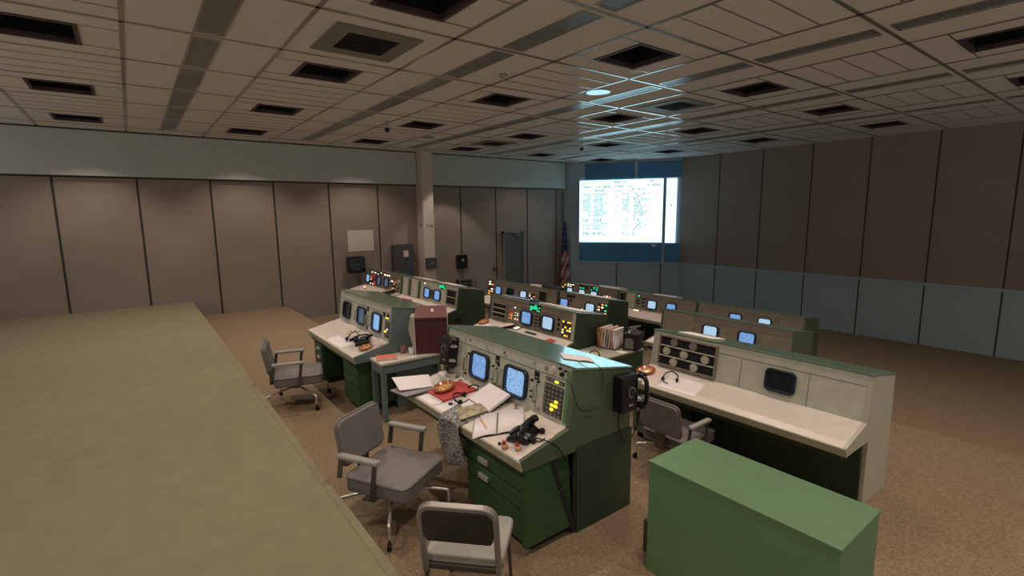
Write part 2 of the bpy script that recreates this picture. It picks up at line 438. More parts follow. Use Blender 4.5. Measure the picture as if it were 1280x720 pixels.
# ---------------------------------------------------------------- ceiling
GX = [-5.24-1.515*k for k in range(-5, 7)] ; GX = sorted(GX + [WX]); GX = [g for g in GX if g >= WX-.001]+[XR]
GY = [3.184+1.527*k for k in range(-4, 9)]+[17.2]
RX = lambda k: -5.24-1.515*k+.7575     # centre of the cell right of line k
recess = set(); diffs = set()
def cellc(i): return (GX[i]+GX[i+1])/2
mb = MB(); bars = MB(); CT = CZ
holes = []
for i in range(len(GX)-1):
    for j in range(len(GY)-1):
        x0, x1, ya, yb = GX[i], GX[i+1], GY[j], GY[j+1]
        cx, cy = (x0+x1)/2, (ya+yb)/2
        kx = round((cx+5.24-.7575)/1.515); ky = round((cy-2.4205)/1.527)
        full = abs((x1-x0)-1.515) < .05 and abs((yb-ya)-1.527) < .05
        rec = full and ky % 2 == 0 and kx % 2 == 0
        if rec:
            h = .385
            for (a, b, c, e) in ((x0, ya, x1, cy-h), (x0, cy+h, x1, yb), (x0, cy-h, cx-h, cy+h), (cx+h, cy-h, x1, cy+h)):
                mb.box(a, b, CT, c, e, CT+.03)
            holes.append((cx, cy, kx, ky))
            for s in (-h, h): bars.box(cx+s-.009, ya, CT-.006, cx+s+.009, cy-h, CT-.0005).box(cx+s-.009, cy+h, CT-.006, cx+s+.009, yb, CT-.0005)
        else:
            mb.box(x0, ya, CT, x1, yb, CT+.03)
            if full and ky % 2 == 0 and not any(abs(cx-q)<.3 and abs(cy-r)<.3 for q, r in ((-6.0,2.42),(-12.06,8.53),(-6.0,8.53))):
                for s in (-.385, 0, .385): bars.box(cx+s-.008, ya, CT-.006, cx+s+.008, yb, CT-.0005)
for x in GX[1:-1]: bars.box(x-.022, GY[0], CT-.009, x+.022, 16.75, CT-.0005)
for y in GY[1:-1]: bars.box(WX+.13, y-.022, CT-.009, XR, y+.022, CT-.0005)
ceil = struct('ceiling', mb, TILE)
obj('grid_bar', bars, TBAR, ceil)
struct('trim_15', MB().box(WX-.2, YB, CT+.55, XR, 17.2, CT+.6), BLACKM)
# recessed downlights
def downlight():
    t = thing('recessed_downlight', (0, 0, CZ), 'x', 'ceiling light', group='square recessed downlights')
    h = .380; m = MB()
    m.ring([(-h, -h), (h, -h), (h, h), (-h, h)], [(-h+.01, -h+.01), (h-.01, -h+.01), (h-.01, h-.01), (-h+.01, h-.01)], 0, .48, 'z')
    m.box(-h, -h, .48, h, h, .50)
    obj('housing', m, RECESS, t)
    obj('rim', MB().ring([(-h-.012, -h-.012), (h+.012, -h-.012), (h+.012, h+.012), (-h-.012, h+.012)], [(-h+.03, -h+.03), (h-.03, -h+.03), (h-.03, h-.03), (-h+.03, h-.03)], -.014, .045, 'z'), RECESS_RIM, t)
    obj('lamp_socket', MB().cyl((0, 0, .48), (0, 0, .40), .07), BLACKM, t)
    return t
ld = bpy.data.lights.new('downlight_lamp', 'SPOT'); ld.energy = DOWNLIGHT_W*10; ld.color = DOWNLIGHT_COL
ld.spot_size = math.radians(110); ld.spot_blend = .6; ld.shadow_soft_size = .05
ld2 = ld.copy(); ld2.energy = ld.energy*1.0; ld2.spot_size = math.radians(84); ld2.spot_blend = .25
DL = []
base = None
for (cx, cy, kx, ky) in holes:
    if base is None: base = downlight(); t = base
    else: t = copy_tree(base)
    t.location = (cx, cy, CZ); DL.append((t, cx, cy))
ld3 = ld.copy(); ld3.energy = ld.energy*.35      # the front lamps are dimmed for the projection, the last row is off
for t, cx, cy in DL:
    if cy > 13: continue
    lo = bpy.data.objects.new('lamp', ld2 if (abs(cx+13.57) < .5 and abs(cy-8.53) < .5) else (ld3 if cy > 10 else ld)); COL.objects.link(lo); lo.parent = t; lo.location = (0, 0, .20)
def ordinal(n): return ['first', 'second', 'third', 'fourth', 'fifth', 'sixth', 'seventh'][n]
xs = sorted({round(c[1], 2) for c in DL}); ys = sorted({round(c[2], 2) for c in DL})
for t, cx, cy in DL:
    a = xs.index(round(cx, 2)); b = ys.index(round(cy, 2))
    t['label'] = 'black square recessed downlight, %s from left wall, %s row from front wall' % (ordinal(a), ordinal(len(ys)-1-b))
# slot troffers
tro = None; TR = []
for cy in (.895, 3.947, 7.0, 10.055, 13.11):
    for i in range(1, len(GX)-2):
        cx = cellc(i)
        if tro is None:
            tro = thing('ceiling_troffer', (cx, cy, CZ), 'x', 'ceiling light', group='slot lights in the ceiling'); t = tro
            obj('lens', MB().box(-.655, -.13, -.004, .655, .13, .0), TROFFER, t)
            obj('frame', MB().ring([(-.68, -.155), (.68, -.155), (.68, .155), (-.68, .155)], [(-.655, -.13), (.655, -.13), (.655, .13), (-.655, .13)], -.010, 0, 'z'), TBAR, t)
        else: t = copy_tree(tro); t.location = (cx, cy, CZ)
        TR.append((t, cx, cy))
xs = sorted({round(c[1], 2) for c in TR}); ys = sorted({round(c[2], 2) for c in TR})
nth = ['first', 'second', 'third', 'fourth', 'fifth', 'sixth', 'seventh', 'eighth', 'ninth', 'tenth', 'eleventh', 'twelfth']
for t, cx, cy in TR:
    t['label'] = 'unlit narrow slot light, %s from left wall, %s strip from front wall' % (nth[xs.index(round(cx, 2))], nth[len(ys)-1-ys.index(round(cy, 2))])
# air diffusers
dif = None
for cx, cy, lab in ((-6.0, 2.42, 'louvred square air diffuser nearest the camera'), (-12.06, 8.53, 'louvred square air diffuser over the far left consoles'), (-6.0, 8.53, 'louvred square air diffuser in the cyan lit part of the ceiling')):
    if dif is None:
        dif = thing('air_diffuser', (cx, cy, CZ), lab, 'air vent', group='square air diffusers'); t = dif
        obj('plate', MB().ring([(-.5, -.5), (.5, -.5), (.5, .5), (-.5, .5)], [(-.3, -.3), (.3, -.3), (.3, .3), (-.3, .3)], -.02, -.002, 'z'), DIFF, t, bevel=.004)
        obj('throat', MB().box(-.3, -.3, -.006, .3, .3, -.002), BLACKM, t)
        for k in range(9):
            obj('louver', MB().prism([(-.29+.066*k, -.006), (-.29+.066*k+.006, -.006), (-.25+.066*k+.006, -.03), (-.25+.066*k, -.03)], -.29, .29, 'y'), DIFF, t)
    else: t = copy_tree(dif); t.location = (cx, cy, CZ); t['label'] = lab
t = thing('ceiling_speaker', (-6.09, 6.45, CZ), 'round white ceiling speaker lit cyan', 'speaker')
obj('grille', MB().lathe([(0, -.012), (.19, -.012), (.19, 0), (0, 0)]), mat('speaker grille metal', (.7, .7, .68), .16, metal=.8), t); obj('rim', MB().lathe([(.19, -.014), (.215, -.012), (.215, 0), (.19, 0)]), TBAR, t)
t = thing('smoke_detector', (-6.07, 4.48, CZ), 'round smoke detector between the slot lights', 'smoke detector')
obj('base', MB().lathe([(0, -.02), (.1, -.02), (.115, 0), (0, 0)]), WHITEP, t, smooth=True); obj('sensor_head', MB().lathe([(0, -.07), (.045, -.065), (.06, -.02), (0, -.02)]), STEEL, t, smooth=True)
for (x, y, lab) in ((-10.47, 4.6, 'dark sensor hanging on a short stem, left side of the ceiling'), (-10.58, 10.58, 'dark sensor hanging on a short stem above the flag')):
    t = thing('hanging_sensor', (x, y, CZ), lab, 'sensor', group='hanging ceiling sensors')
    obj('stem', MB().cyl((0, 0, 0), (0, 0, -.16), .012), STEEL, t); obj('head', MB().lathe([(0, -.24), (.05, -.22), (.06, -.17), (.03, -.15), (0, -.15)]), BLACK, t, smooth=True)
t = thing('ceiling_nozzle', (-4.92, 5.98, CZ), 'small white ceiling nozzle beside the square recess', 'nozzle')
obj('cap', MB().lathe([(0, -.04), (.03, -.035), (.05, -.012), (.055, 0), (0, 0)]), WHITEP, t, smooth=True); obj('collar', MB().lathe([(.05, -.008), (.075, -.006), (.075, 0), (.05, 0)]), WHITEP, t)
tag(obj('ceiling_disc', MB().lathe([(0, -.02), (.14, -.018), (.17, 0), (0, 0)], (-12.07, 6.55-.1, CZ)), DIFF), 'flat grey disc on the ceiling near the column', 'ceiling disc')

# ================================================================ CONSOLES
PY, PZ = -.065, .905
UP = Vector((0, .1396, .9902)); OUT = Vector((0, -.9902, .1396))
PM = Matrix(((1, 0, 0, 0), (0, UP.y, OUT.y, PY), (0, UP.z, OUT.z, PZ), (0, 0, 0, 1)))   # x, v up the fascia, w towards the sitter
DT = math.atan2(.111, .491)
DMx = Matrix(((1, 0, 0, 0), (0, math.cos(DT), -math.sin(DT), -.556), (0, math.sin(DT), math.cos(DT), .794), (0, 0, 0, 1)))
def at(dx, s=0.0): return PM @ Matrix.Translation((dx, s, .012))
CR = random.Random(11)

def monitor(con, x0, x1, v0, v1, m, label=None):
    k = .014
    W = (x1-x0)
    o = rrect(x0, v0, x1, v1, .06); i = rrect(x0+.030, v0+.026, x1-.030, v1-.026, .042)
    b = obj('monitor', MB(PM).ring(o, i, .011, .045, 'z'), CRTBEZ, con, bevel=.006)
    if label: b['label'] = label
    obj('display_glass', MB(PM).prism(rrect(x0+.026, v0+.022, x1-.026, v1-.022, .04), .0115, .016, 'z'), m, b)
    return b
def handle(con, x, v0, v1):
    mb = MB(PM); mb.tube([(x, v0, .010), (x, v0, .038), (x, v0+.012, .048), (x, v1-.012, .048), (x, v1, .038), (x, v1, .010)], .0085, 8)
    return obj('grab_handle', mb, HANDLE, con, smooth=True)
def knob(con, x, v, r=.014, m=None):
    return obj('knob', MB(PM).cyl((x, v, .011), (x, v, .034), r, r*.8, 14), m or BLACK, con)
def plate(con, x0, v0, x1, v1, m, name='switch_plate', w=.006):
    return obj(name, MB(PM).box(x0, v0, .011, x1, v1, .011+w), m, con)
def keypad(con, x0, v0, x1, v1, nc, nr, lit):
    p = obj('key_bank', MB(PM).box(x0, v0, .011, x1, v1, .016), KEYBED, con)
    dx, dv = (x1-x0)/nc, (v1-v0)/nr
    for i in range(nc):
        for j in range(nr):
            m = lit.get((i, j), KEY)
            k = obj('push_button', MB(PM).box(x0+dx*(i+.16), v0+dv*(j+.2), .0155, x0+dx*(i+.84), v0+dv*(j+.8), .026), m, p)
            if m is not KEY: k['label'] = 'lit push button'
    return p
def lamps(con, x0, v0, x1, v1, nx, nv, mats, prob=.7, seed=1, size=(.55, .5)):
    r = random.Random(seed); dx, dv = (x1-x0)/nx, (v1-v0)/nv
    bed = obj('indicator_panel', MB(PM).box(x0, v0, .011, x1, v1, .015), KEYBED, con)
    for i in range(nx):
        for j in range(nv):
            if r.random() < prob:
                a, b = x0+dx*(i+.5-size[0]/2), x0+dx*(i+.5+size[0]/2)
                c, e = v0+dv*(j+.5-size[1]/2), v0+dv*(j+.5+size[1]/2)
                obj('indicator_light', MB(PM).box(a, c, .0145, b, e, .021), r.choice(mats), bed)
    return bed
def legend(con, x0, v0, x1, v1):
    b = obj('legend_panel', MB(PM).box(x0, v0, .011, x1, v1, .018), BLACKM, con)
    r = random.Random(5); mb = MB(PM).box(x0+.012, v0+.006, .0172, x1-.012, v1-.006, .0178)
    for j in range(4):
        a = x0+.02
        dv = (v1-v0)/4
        while a < x1-.04:
            w = r.uniform(.03, .07)
            if r.random() < .8: mb.box(a, v0+dv*(j+.12), .0175, min(a+w, x1-.01), v0+dv*(j+.8), .021)
            a += w+.008
    obj('green_legend', mb, GRN_LED, b, label='bright green lit legend')
    return b
def rack(con, x0, v0, x1, v1, shelves=2, stuff=None):
    o = [(x0, v0), (x1, v0), (x1, v1), (x0, v1)]; k = .018
    i = [(x0+k, v0+k), (x1-k, v0+k), (x1-k, v1-k), (x0+k, v1-k)]
    b = obj('open_rack', MB(PM).ring(o, i, .011, .05, 'z'), FASCIA_DK, con)
    obj('rack_back', MB(PM).box(x0+k, v0+k, .0115, x1-k, v1-k, .014), BLACKM, b)
    for s in range(1, shelves):
        v = v0+(v1-v0)*s/shelves
        obj('rack_shelf', MB(PM).box(x0+k, v-.006, .014, x1-k, v+.006, .048), stuff or TRIMCOL, b)
    return b

def console(X0, L, Y0, T, label, row=None, fascia=FASCIA, top=GREEN_TOP, side=GREEN, desk=True, body=GREEN_DK, peds=((.0, .5), (-.5, 0)), seams=True, group=None):
    c = thing('console', (X0, Y0, T), label, 'console', group=group)
    e = .045
    obj('cabinet', MB().prism([(.64, .0), (.62, 1.235), (.01, 1.345), (-.055, .90), (-.055, .70), (.0, .0)], e, L-e, 'x'), body, c)
    prof = [(.65, 0), (.63, 1.25), (-.012, 1.366), (-.085, .905), (-.560, .796), (-.560, .705), (-.30, .705), (.0, .70), (.0, 0)]
    for s, (a, b) in enumerate(((0, e), (L-e, L))):
        obj('side_panel', MB().prism(prof, a, b, 'x'), side, c, bevel=.004)
    obj('top_panel', MB().prism([(-.02, 1.366), (.645, 1.252), (.645, 1.270), (-.02, 1.386)], -.006, L+.006, 'x'), top, c, bevel=.004)
    obj('fascia', MB(PM).box(e, 0, -.01, L-e, .462, .011), fascia, c)
    if seams:
        mb = MB(PM).box(e, .352, .0105, L-e, .356, .0125)
        x = e
        for f in (.2, .49, .78): mb.box(L*f-.002, 0, .0105, L*f+.002, .352, .0125)
        obj('panel_seam', mb, SEAM, c)
    obj('desktop', MB(DMx).box(e*.6, -.012, -.028, L-e*.6, .508, .004), DESK, c, bevel=.006)
    obj('desk_edge', MB(DMx).box(-.004, -.026, -.080, L+.004, -.010, .004), DESK_EDGE, c, bevel=.006)
    obj('desk_apron', MB().box(e, -.53, .655, L-e, -.50, .72), body, c)
    obj('plinth', MB().box(.02, -.02, .0, L-.02, .62, .05), BLACKM, c)
    return c
def pedestal(c, x0, x1, m=GREEN_DRAWER, n=3, handles=True, front=-.50):
    p = obj('drawer_pedestal', MB().box(x0, front+.02, .08, x1, -.002, .70), m, c, bevel=.004)
    obj('pedestal_plinth', MB().box(x0+.03, front+.08, .0, x1-.02, -.03, .08), BLACKM, c)
    hh = (.61)/n
    z = .625
    hs = [.14, .14, .26] if n == 3 else [.61/n]*n
    for h in hs:
        d_ = obj('drawer', MB().box(x0+.015, front, z-h+.008, x1-.015, front+.022, z-.006), m, c, bevel=.005)
        if handles and h < .2:
            cx = x0+.29
            obj('drawer_handle', MB().box(cx-.066, front-.032, z-h*.5-.024, cx+.066, front, z-h*.5+.022), CHROME, d_, bevel=.008)
        z -= h
    return p

# ---- foreground console
A = console(-4.63, 1.97, 2.635, 0., 'large green console in the foreground with two blue screens and a cluttered desk')
monitor(A, .522, .842, .058, .325, CRT_BLUE); monitor(A, 1.095, 1.425, .052, .322, CRT_CYAN)
for x in (.43, .955, 1.03, 1.535): handle(A, x, .09, .235)
for x, v in ((.955, .315), (1.525, .31)):
    p = plate(A, x-.03, v-.035, x+.03, v+.035, BLACK)
    for dx in (-.013, .013): obj('jack', MB(PM).cyl((x+dx, v-.012, .017), (x+dx, v-.012, .021), .006), TRIMCOL, p)
for x, v in ((.905, .245), (.91, .12), (1.485, .12), (1.485, .17), (1.475, .26), (.99, .275), (1.56, .265), (.47, .27), (.44, .06)): knob(A, x, v, .011)
for x in (.38, .47, .76, .78, 1.05, 1.065, 1.48, 1.62, 1.64):
    obj('panel_screw', MB(PM).cyl((x, .405 if x not in (1.065, .78) else .38, .011), (x, .405 if x not in (1.065, .78) else .38, .016), .011), BLACKM if x in (.47, 1.05) else HANDLE, A)
obj('dial', MB(PM).cyl((1.715, .405, .011), (1.715, .405, .028), .034, .030, 24).cyl((1.715, .405, .028), (1.715, .405, .036), .015, n=16), CARD, A)
knob(A, 1.825, .395, .020); knob(A, 1.80, .435, .012); knob(A, 1.86, .43, .010, BLACKM); knob(A, 1.635, .395, .012, HANDLE)
keypad(A, 1.64, .305, 1.86, .335, 4, 1, {(2, 0): YEL_LED})
keypad(A, 1.635, .035, 1.862, .285, 5, 7, {(3, 3): YEL_LED, (2, 2): YEL_LED, (3, 2): YEL_LED, (2, 1): YEL_LED})
plate(A, 1.88, .02, 1.92, .44, GREEN_BOX, 'edge_strip')
plate(A, 1.56, .02, 1.60, .06, HANDLE)
for x, y in ((1.04, .46), (1.13, .44), (1.22, .46), (1.32, .47), (1.36, .44), (1.46, .47), (1.6, .45), (.33, .46), (.42, .45)):
    obj('desk_button', MB(DMx).box(x-.017, y-.018, .004, x+.017, y+.012, .010), mat('b', (.30, .22, .15)) if x in (1.13, 1.46) else KEY, A)
pedestal(A, 1.115, 1.925)
mb = MB().prism([(-.285, .70), (-.245, .70), (.012, .02), (-.045, .02)], 1.935, 1.969, 'x')
obj('diagonal_strip', mb, BLACKM, A)  # black diagonal strip on the console end, between pedestal and cabinet
obj('end_seam', MB().box(1.968, .0, .727, 1.9715, .64, .732).box(1.968, -.555, .70, 1.9715, -.26, .705), SEAM, A)
obj('lower_skirt', MB().prism([(.652, .0), (.652, .725), (-.01, .725), (-.005, .0)], 1.968, 1.978, 'x'), GREEN_DK, A)
obj('side_panel', MB().prism([(-.52, .08), (-.52, .70), (-.26, .70), (-.03, .08)], 1.925, 1.965, 'x'), GREEN_DRAWER, A)

# ---- console to the left in the same row
B = console(-8.10, 2.05, 2.635, 0., 'green console with teal end standing left of the maroon box', side=TEAL)
for x0, m in ((.24, CRT_OFF), (.855, CRT_DIM), (1.425, CRT_CYAN)): monitor(B, x0, x0+.32, .065, .33, m)
for x in (.17, .80, 1.22, 1.29): handle(B, x, .10, .24)
for x, v in ((1.22, .33), (1.80, .34), (1.23, .06)): plate(B, x-.03, v-.03, x+.03, v+.03, BLACK)
obj('dial', MB(PM).cyl((1.9, .39, .011), (1.9, .39, .03), .03), CARD, B); knob(B, 1.94, .34, .018)
keypad(B, 1.86, .04, 1.995, .27, 4, 7, {(1, 2): YEL_LED, (0, 2): YEL_LED, (2, 3): WHITE_LED})
lamps(B, 1.86, .285, 1.96, .325, 2, 1, [YEL_LED], .9, 3)
pedestal(B, 1.40, 1.98, handles=False); pedestal(B, .05, .45)
for x, y in ((1.0, .42), (1.1, .44), (1.25, .40), (1.35, .43), (1.0, .3), (1.15, .27), (.95, .36)):
    obj('desk_button', MB(DMx).box(x-.02, y-.018, .004, x+.02, y+.012, .010), KEY, B)

def row_console(X0, L, Y0, T, label, mons, **k):
    c = console(X0, L, Y0, T, label, **k)
    for i, (x, m) in enumerate(mons):
        monitor(c, x-X0, x-X0+.33, .07, .325, m)
    return c
# ---- second row
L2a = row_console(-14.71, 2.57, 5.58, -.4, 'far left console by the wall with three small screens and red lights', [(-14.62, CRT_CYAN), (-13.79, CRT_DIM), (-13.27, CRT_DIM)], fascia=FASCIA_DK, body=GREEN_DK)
lamps(L2a, .43, .03, .85, .34, 5, 5, [WHITE_LED, RED_LED, RED_LED, ORG_LED], .55, 4)
lamps(L2a, .48, .36, .83, .44, 3, 1, [WHITE_LED, RED_LED], .9, 14)
lamps(L2a, 0.93, .36, 1.25, .45, 3, 2, [RED_LED, WHITE_LED], .7, 5)
lamps(L2a, 1.88, .05, 2.23, .30, 4, 4, [WHITE_LED, ORG_LED, ORG_LED], .45, 6)
lamps(L2a, 1.38, .36, 1.83, .44, 3, 1, [WHITE_LED], .6, 7); knob(L2a, 2.38, .3, .05, CARD); knob(L2a, 2.38, .12, .03)
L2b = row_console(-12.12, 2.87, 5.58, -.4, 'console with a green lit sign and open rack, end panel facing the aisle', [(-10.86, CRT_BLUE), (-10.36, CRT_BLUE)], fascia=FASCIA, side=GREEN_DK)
for k_, (a, b, m) in enumerate(((.10, .38, FASCIA), (.42, .54, GREEN), (.60, .92, FASCIA), (.96, 1.06, GREEN))): plate(L2b, a, .02, b, .44, m, 'blank_panel', .02)
legend(L2b, 1.97, .37, 2.28, .475)
lamps(L2b, 1.22, .38, 1.34, .44, 1, 1, [WHITE_LED], 1., 1); keypad(L2b, 1.59, .08, 1.73, .30, 2, 5, {})
rack(L2b, 2.38, .06, 2.80, .40, 2)
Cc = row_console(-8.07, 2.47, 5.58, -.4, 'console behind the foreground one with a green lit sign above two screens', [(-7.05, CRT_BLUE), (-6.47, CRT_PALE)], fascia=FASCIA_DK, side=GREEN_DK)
rack(Cc, .15, .065, .60, .35, 3, CARD)
lamps(Cc, .66, .10, .78, .25, 2, 5, [ORG_LED, ORG_LED, RED_LED], .9, 8); lamps(Cc, .82, .10, .96, .25, 2, 6, [WHITE_LED, WHITE_LED], .75, 9, (.5, .35))
lamps(Cc, .79, .31, .87, .35, 1, 1, [WHITE_LED], 1., 1); legend(Cc, 1.24, .345, 1.54, .462)
keypad(Cc, 1.37, .09, 1.56, .32, 2, 4, {}); knob(Cc, 2.03, .30, .025); knob(Cc, 2.04, .22, .025); knob(Cc, 2.04, .14, .02)
lamps(Cc, 2.12, .04, 2.34, .31, 4, 6, [WHITE_LED, YEL_LED, ORG_LED, YEL_LED], .5, 10, (.6, .6))
plate(Cc, 2.35, .01, 2.42, .455, TRIMCOL, 'edge_strip', .012); plate(L2b, 2.815, .01, 2.825, .45, TRIMCOL, 'edge_strip', .03)
for x in (.83, .88, .93, .98, 1.03):
    obj('desk_button', MB(DMx).box(x-.02, .38, .004, x+.02, .42, .012), WHITE_LED if x != .93 else KEY, Cc)
    obj('desk_button', MB(DMx).box(x-.02, .44, .004, x+.02, .47, .012), KEY if x < .95 else WHITE_LED, Cc)
obj('desk_panel', MB(DMx).box(.75, .34, .004, 1.1, .50, .007), KEYBED, Cc); obj('desk_panel', MB(DMx).box(1.3, .36, .004, 1.6, .42, .007), BLACKM, Cc)
D = row_console(-4.14, 2.55, 5.58, -.4, 'console at the right edge with round reels in its front', [(-2.6, CRT_OFF)], fascia=FASCIA, side=TRIMCOL)
rk = rack(D, .12, .03, .95, .43, 3, FASCIA)
for x, v in ((.34, .36), (.62, .36), (.24, .23), (.50, .23), (.80, .23), (.36, .10), (.66, .10)):
    obj('reel', MB(PM).cyl((x, v, .014), (x, v, .045), .052, n=24).cyl((x, v, .045), (x, v, .052), .018, n=16), TAPE if v > .3 else TRIMCOL, rk)
pedestal(D, .04, .62, GREEN, 3, False)
obj('vent_slot', MB().box(.12, -.512, .22, .52, -.498, .36), BLACKM, D)
# ---- third row
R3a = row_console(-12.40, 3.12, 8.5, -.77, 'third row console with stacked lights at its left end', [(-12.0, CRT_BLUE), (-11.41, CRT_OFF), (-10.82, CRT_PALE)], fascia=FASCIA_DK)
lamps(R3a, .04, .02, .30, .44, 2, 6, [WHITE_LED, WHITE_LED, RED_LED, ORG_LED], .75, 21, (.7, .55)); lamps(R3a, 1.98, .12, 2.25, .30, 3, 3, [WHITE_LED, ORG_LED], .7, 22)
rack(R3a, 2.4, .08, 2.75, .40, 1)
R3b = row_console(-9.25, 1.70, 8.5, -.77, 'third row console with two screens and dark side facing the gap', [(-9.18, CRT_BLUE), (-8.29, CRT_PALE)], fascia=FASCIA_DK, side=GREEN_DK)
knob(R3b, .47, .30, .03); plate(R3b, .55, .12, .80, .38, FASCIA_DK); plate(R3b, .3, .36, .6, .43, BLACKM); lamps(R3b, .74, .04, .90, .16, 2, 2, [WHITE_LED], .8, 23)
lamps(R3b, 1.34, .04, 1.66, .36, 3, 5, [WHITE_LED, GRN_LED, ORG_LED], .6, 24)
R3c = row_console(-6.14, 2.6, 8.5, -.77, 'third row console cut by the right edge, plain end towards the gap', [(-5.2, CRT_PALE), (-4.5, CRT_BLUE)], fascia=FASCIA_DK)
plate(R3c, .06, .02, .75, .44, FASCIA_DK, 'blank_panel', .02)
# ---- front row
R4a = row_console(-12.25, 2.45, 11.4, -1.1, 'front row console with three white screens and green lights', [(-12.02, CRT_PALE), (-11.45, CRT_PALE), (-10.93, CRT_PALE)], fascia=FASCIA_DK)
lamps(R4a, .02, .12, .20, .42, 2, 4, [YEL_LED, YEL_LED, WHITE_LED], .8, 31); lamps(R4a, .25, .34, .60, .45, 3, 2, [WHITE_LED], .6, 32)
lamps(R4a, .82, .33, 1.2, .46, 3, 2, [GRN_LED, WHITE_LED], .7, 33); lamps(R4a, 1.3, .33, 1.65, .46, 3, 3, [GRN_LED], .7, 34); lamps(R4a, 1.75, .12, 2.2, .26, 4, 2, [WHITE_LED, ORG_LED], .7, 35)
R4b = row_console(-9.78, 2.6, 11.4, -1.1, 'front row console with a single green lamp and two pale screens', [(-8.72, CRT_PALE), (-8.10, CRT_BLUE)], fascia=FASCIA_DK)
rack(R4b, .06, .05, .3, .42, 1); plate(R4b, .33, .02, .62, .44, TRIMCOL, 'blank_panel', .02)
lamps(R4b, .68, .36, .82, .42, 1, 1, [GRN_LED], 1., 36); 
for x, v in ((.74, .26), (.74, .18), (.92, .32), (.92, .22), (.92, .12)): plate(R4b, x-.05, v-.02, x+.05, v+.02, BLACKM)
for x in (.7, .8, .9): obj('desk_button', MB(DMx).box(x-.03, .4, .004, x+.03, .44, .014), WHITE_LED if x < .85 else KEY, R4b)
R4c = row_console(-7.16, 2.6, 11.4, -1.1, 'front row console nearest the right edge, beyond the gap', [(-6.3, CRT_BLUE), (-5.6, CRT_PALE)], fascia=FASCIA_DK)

# ================================================================ THINGS AROUND THE CONSOLES
# side table left of the foreground console
t = thing('side_table', (-5.855, 2.77, 0), 'pale topped side table with grey blue legs carrying the maroon box', 'table')
obj('table_top', MB().box(-.185, -.50, .730, .185, .50, .762), DESK, t, bevel=.004)
obj('apron', MB().ring([(-.175, -.49), (.175, -.49), (.175, .49), (-.175, .49)], [(-.155, -.47), (.155, -.47), (.155, .47), (-.155, .47)], .62, .73, 'z'), TEAL, t)
# the console body stops short of the table legs
for x in (-.145, .145):
    for y in (-.46, .46):
        obj('leg', MB().box(x-.028, y-.028, 0, x+.028, y+.028, .73), TEAL, t, bevel=.003)
# maroon box, turned a little
t = thing('storage_box', (-5.80, 3.04, .763), 'tall maroon box with pale left side standing on the side table', 'box', rz=math.radians(60))
obj('shell', MB().box(-.20, -.12, 0, .20, .10, .46), MAROON, t, bevel=.003)
obj('lid', MB().prism([(-.135, .46), (.10, .46), (.10, .60), (-.135, .485)], -.205, .205, 'x'), MAROON_TOP, t, bevel=.003)
obj('end_board', MB().prism([(-.201, 0), (-.215, 0), (-.29, .34), (-.262, .50), (-.206, .50)], -.14, .10, 'y'), TRIMCOL, t); obj('end_board', MB().box(.206, -.13, 0, .218, .105, .50), TRIMCOL, t)
obj('lid_mark', MB().prism([(-.03, .5375), (.03, .567), (.03, .571), (-.03, .5415)], .0, .035, 'x'), PAPER2, t)

# right hand green cabinet and brown box behind it
t = thing('cabinet', (-1.45, 3.02, 0), 'sage green low cabinet in the lower right corner', 'cabinet')
obj('body', MB().box(-.60, -.28, .0, .60, .28, .82), GREEN_BOX, t, bevel=.004); obj('top', MB().box(-.605, -.285, .82, .605, .285, .84), GREEN_BOX, t, bevel=.004)
tag(obj('floor_box', MB().box(-2.19, 2.88, .0, -2.07, 3.2, .26), mat('brown board', (.06, .03, .018), .7), bevel=.004), 'small dark brown box on the carpet beside the sage green cabinet', 'box')

# low cabinet right of the second row console
t = thing('low_cabinet', (-5.27, 5.58, -.4), 'low dark green cabinet carrying folders and papers, behind the foreground console', 'cabinet')
obj('body', MB().box(-.30, -.62, .06, .30, .82, .76), GREEN_DK, t, bevel=.004)
obj('top', MB().box(-.31, -.63, .76, .31, .83, .785), DESK_EDGE, t, bevel=.004); obj('plinth', MB().box(-.27, -.58, 0, .27, .8, .06), BLACKM, t)

def M_desk(con_loc, x, y, yaw=0., lift=.004):
    """frame lying on a console's sloping desk; x from the console's left end, y behind the front edge"""
    return Matrix.Translation(con_loc) @ DMx @ Matrix.Translation((x, y, lift)) @ Matrix.Rotation(yaw, 4, 'Z')
LA = Vector((-4.63, 2.635, 0)); LB = Vector((-8.10, 2.635, 0)); LC = Vector((-8.07, 5.58, -.4)); LD = Vector((-4.14, 5.58, -.4))
dy = lambda y: (y+.556)/.9754       # local console y to distance along the desk

def quad_sheet(name, M, pts, th, m, label, cat, group=None, curl=0.):
    mb = MB()
    mb.prism(pts, 0, th, 'z')
    o = obj(name, mb, m, bevel=0); o.matrix_world = M
    return tag(o, label, cat, group)
def sheet(name, con, pts, m, label, cat='paper', th=.002, lift=.0045, group=None):
    """pts given as (x, local y) on the desk of a console"""
    cx = sum(p[0] for p in pts)/len(pts); cy = sum(dy(p[1]) for p in pts)/len(pts)
    M = M_desk(con, cx, cy, 0, lift)
    P_ = [(p[0]-cx, dy(p[1])-cy) for p in pts]
    a = sum(P_[i][0]*P_[(i+1) % len(P_)][1]-P_[(i+1) % len(P_)][0]*P_[i][1] for i in range(len(P_)))
    if a < 0: P_.reverse()
    return quad_sheet(name, M, P_, th, m, label, cat, group)

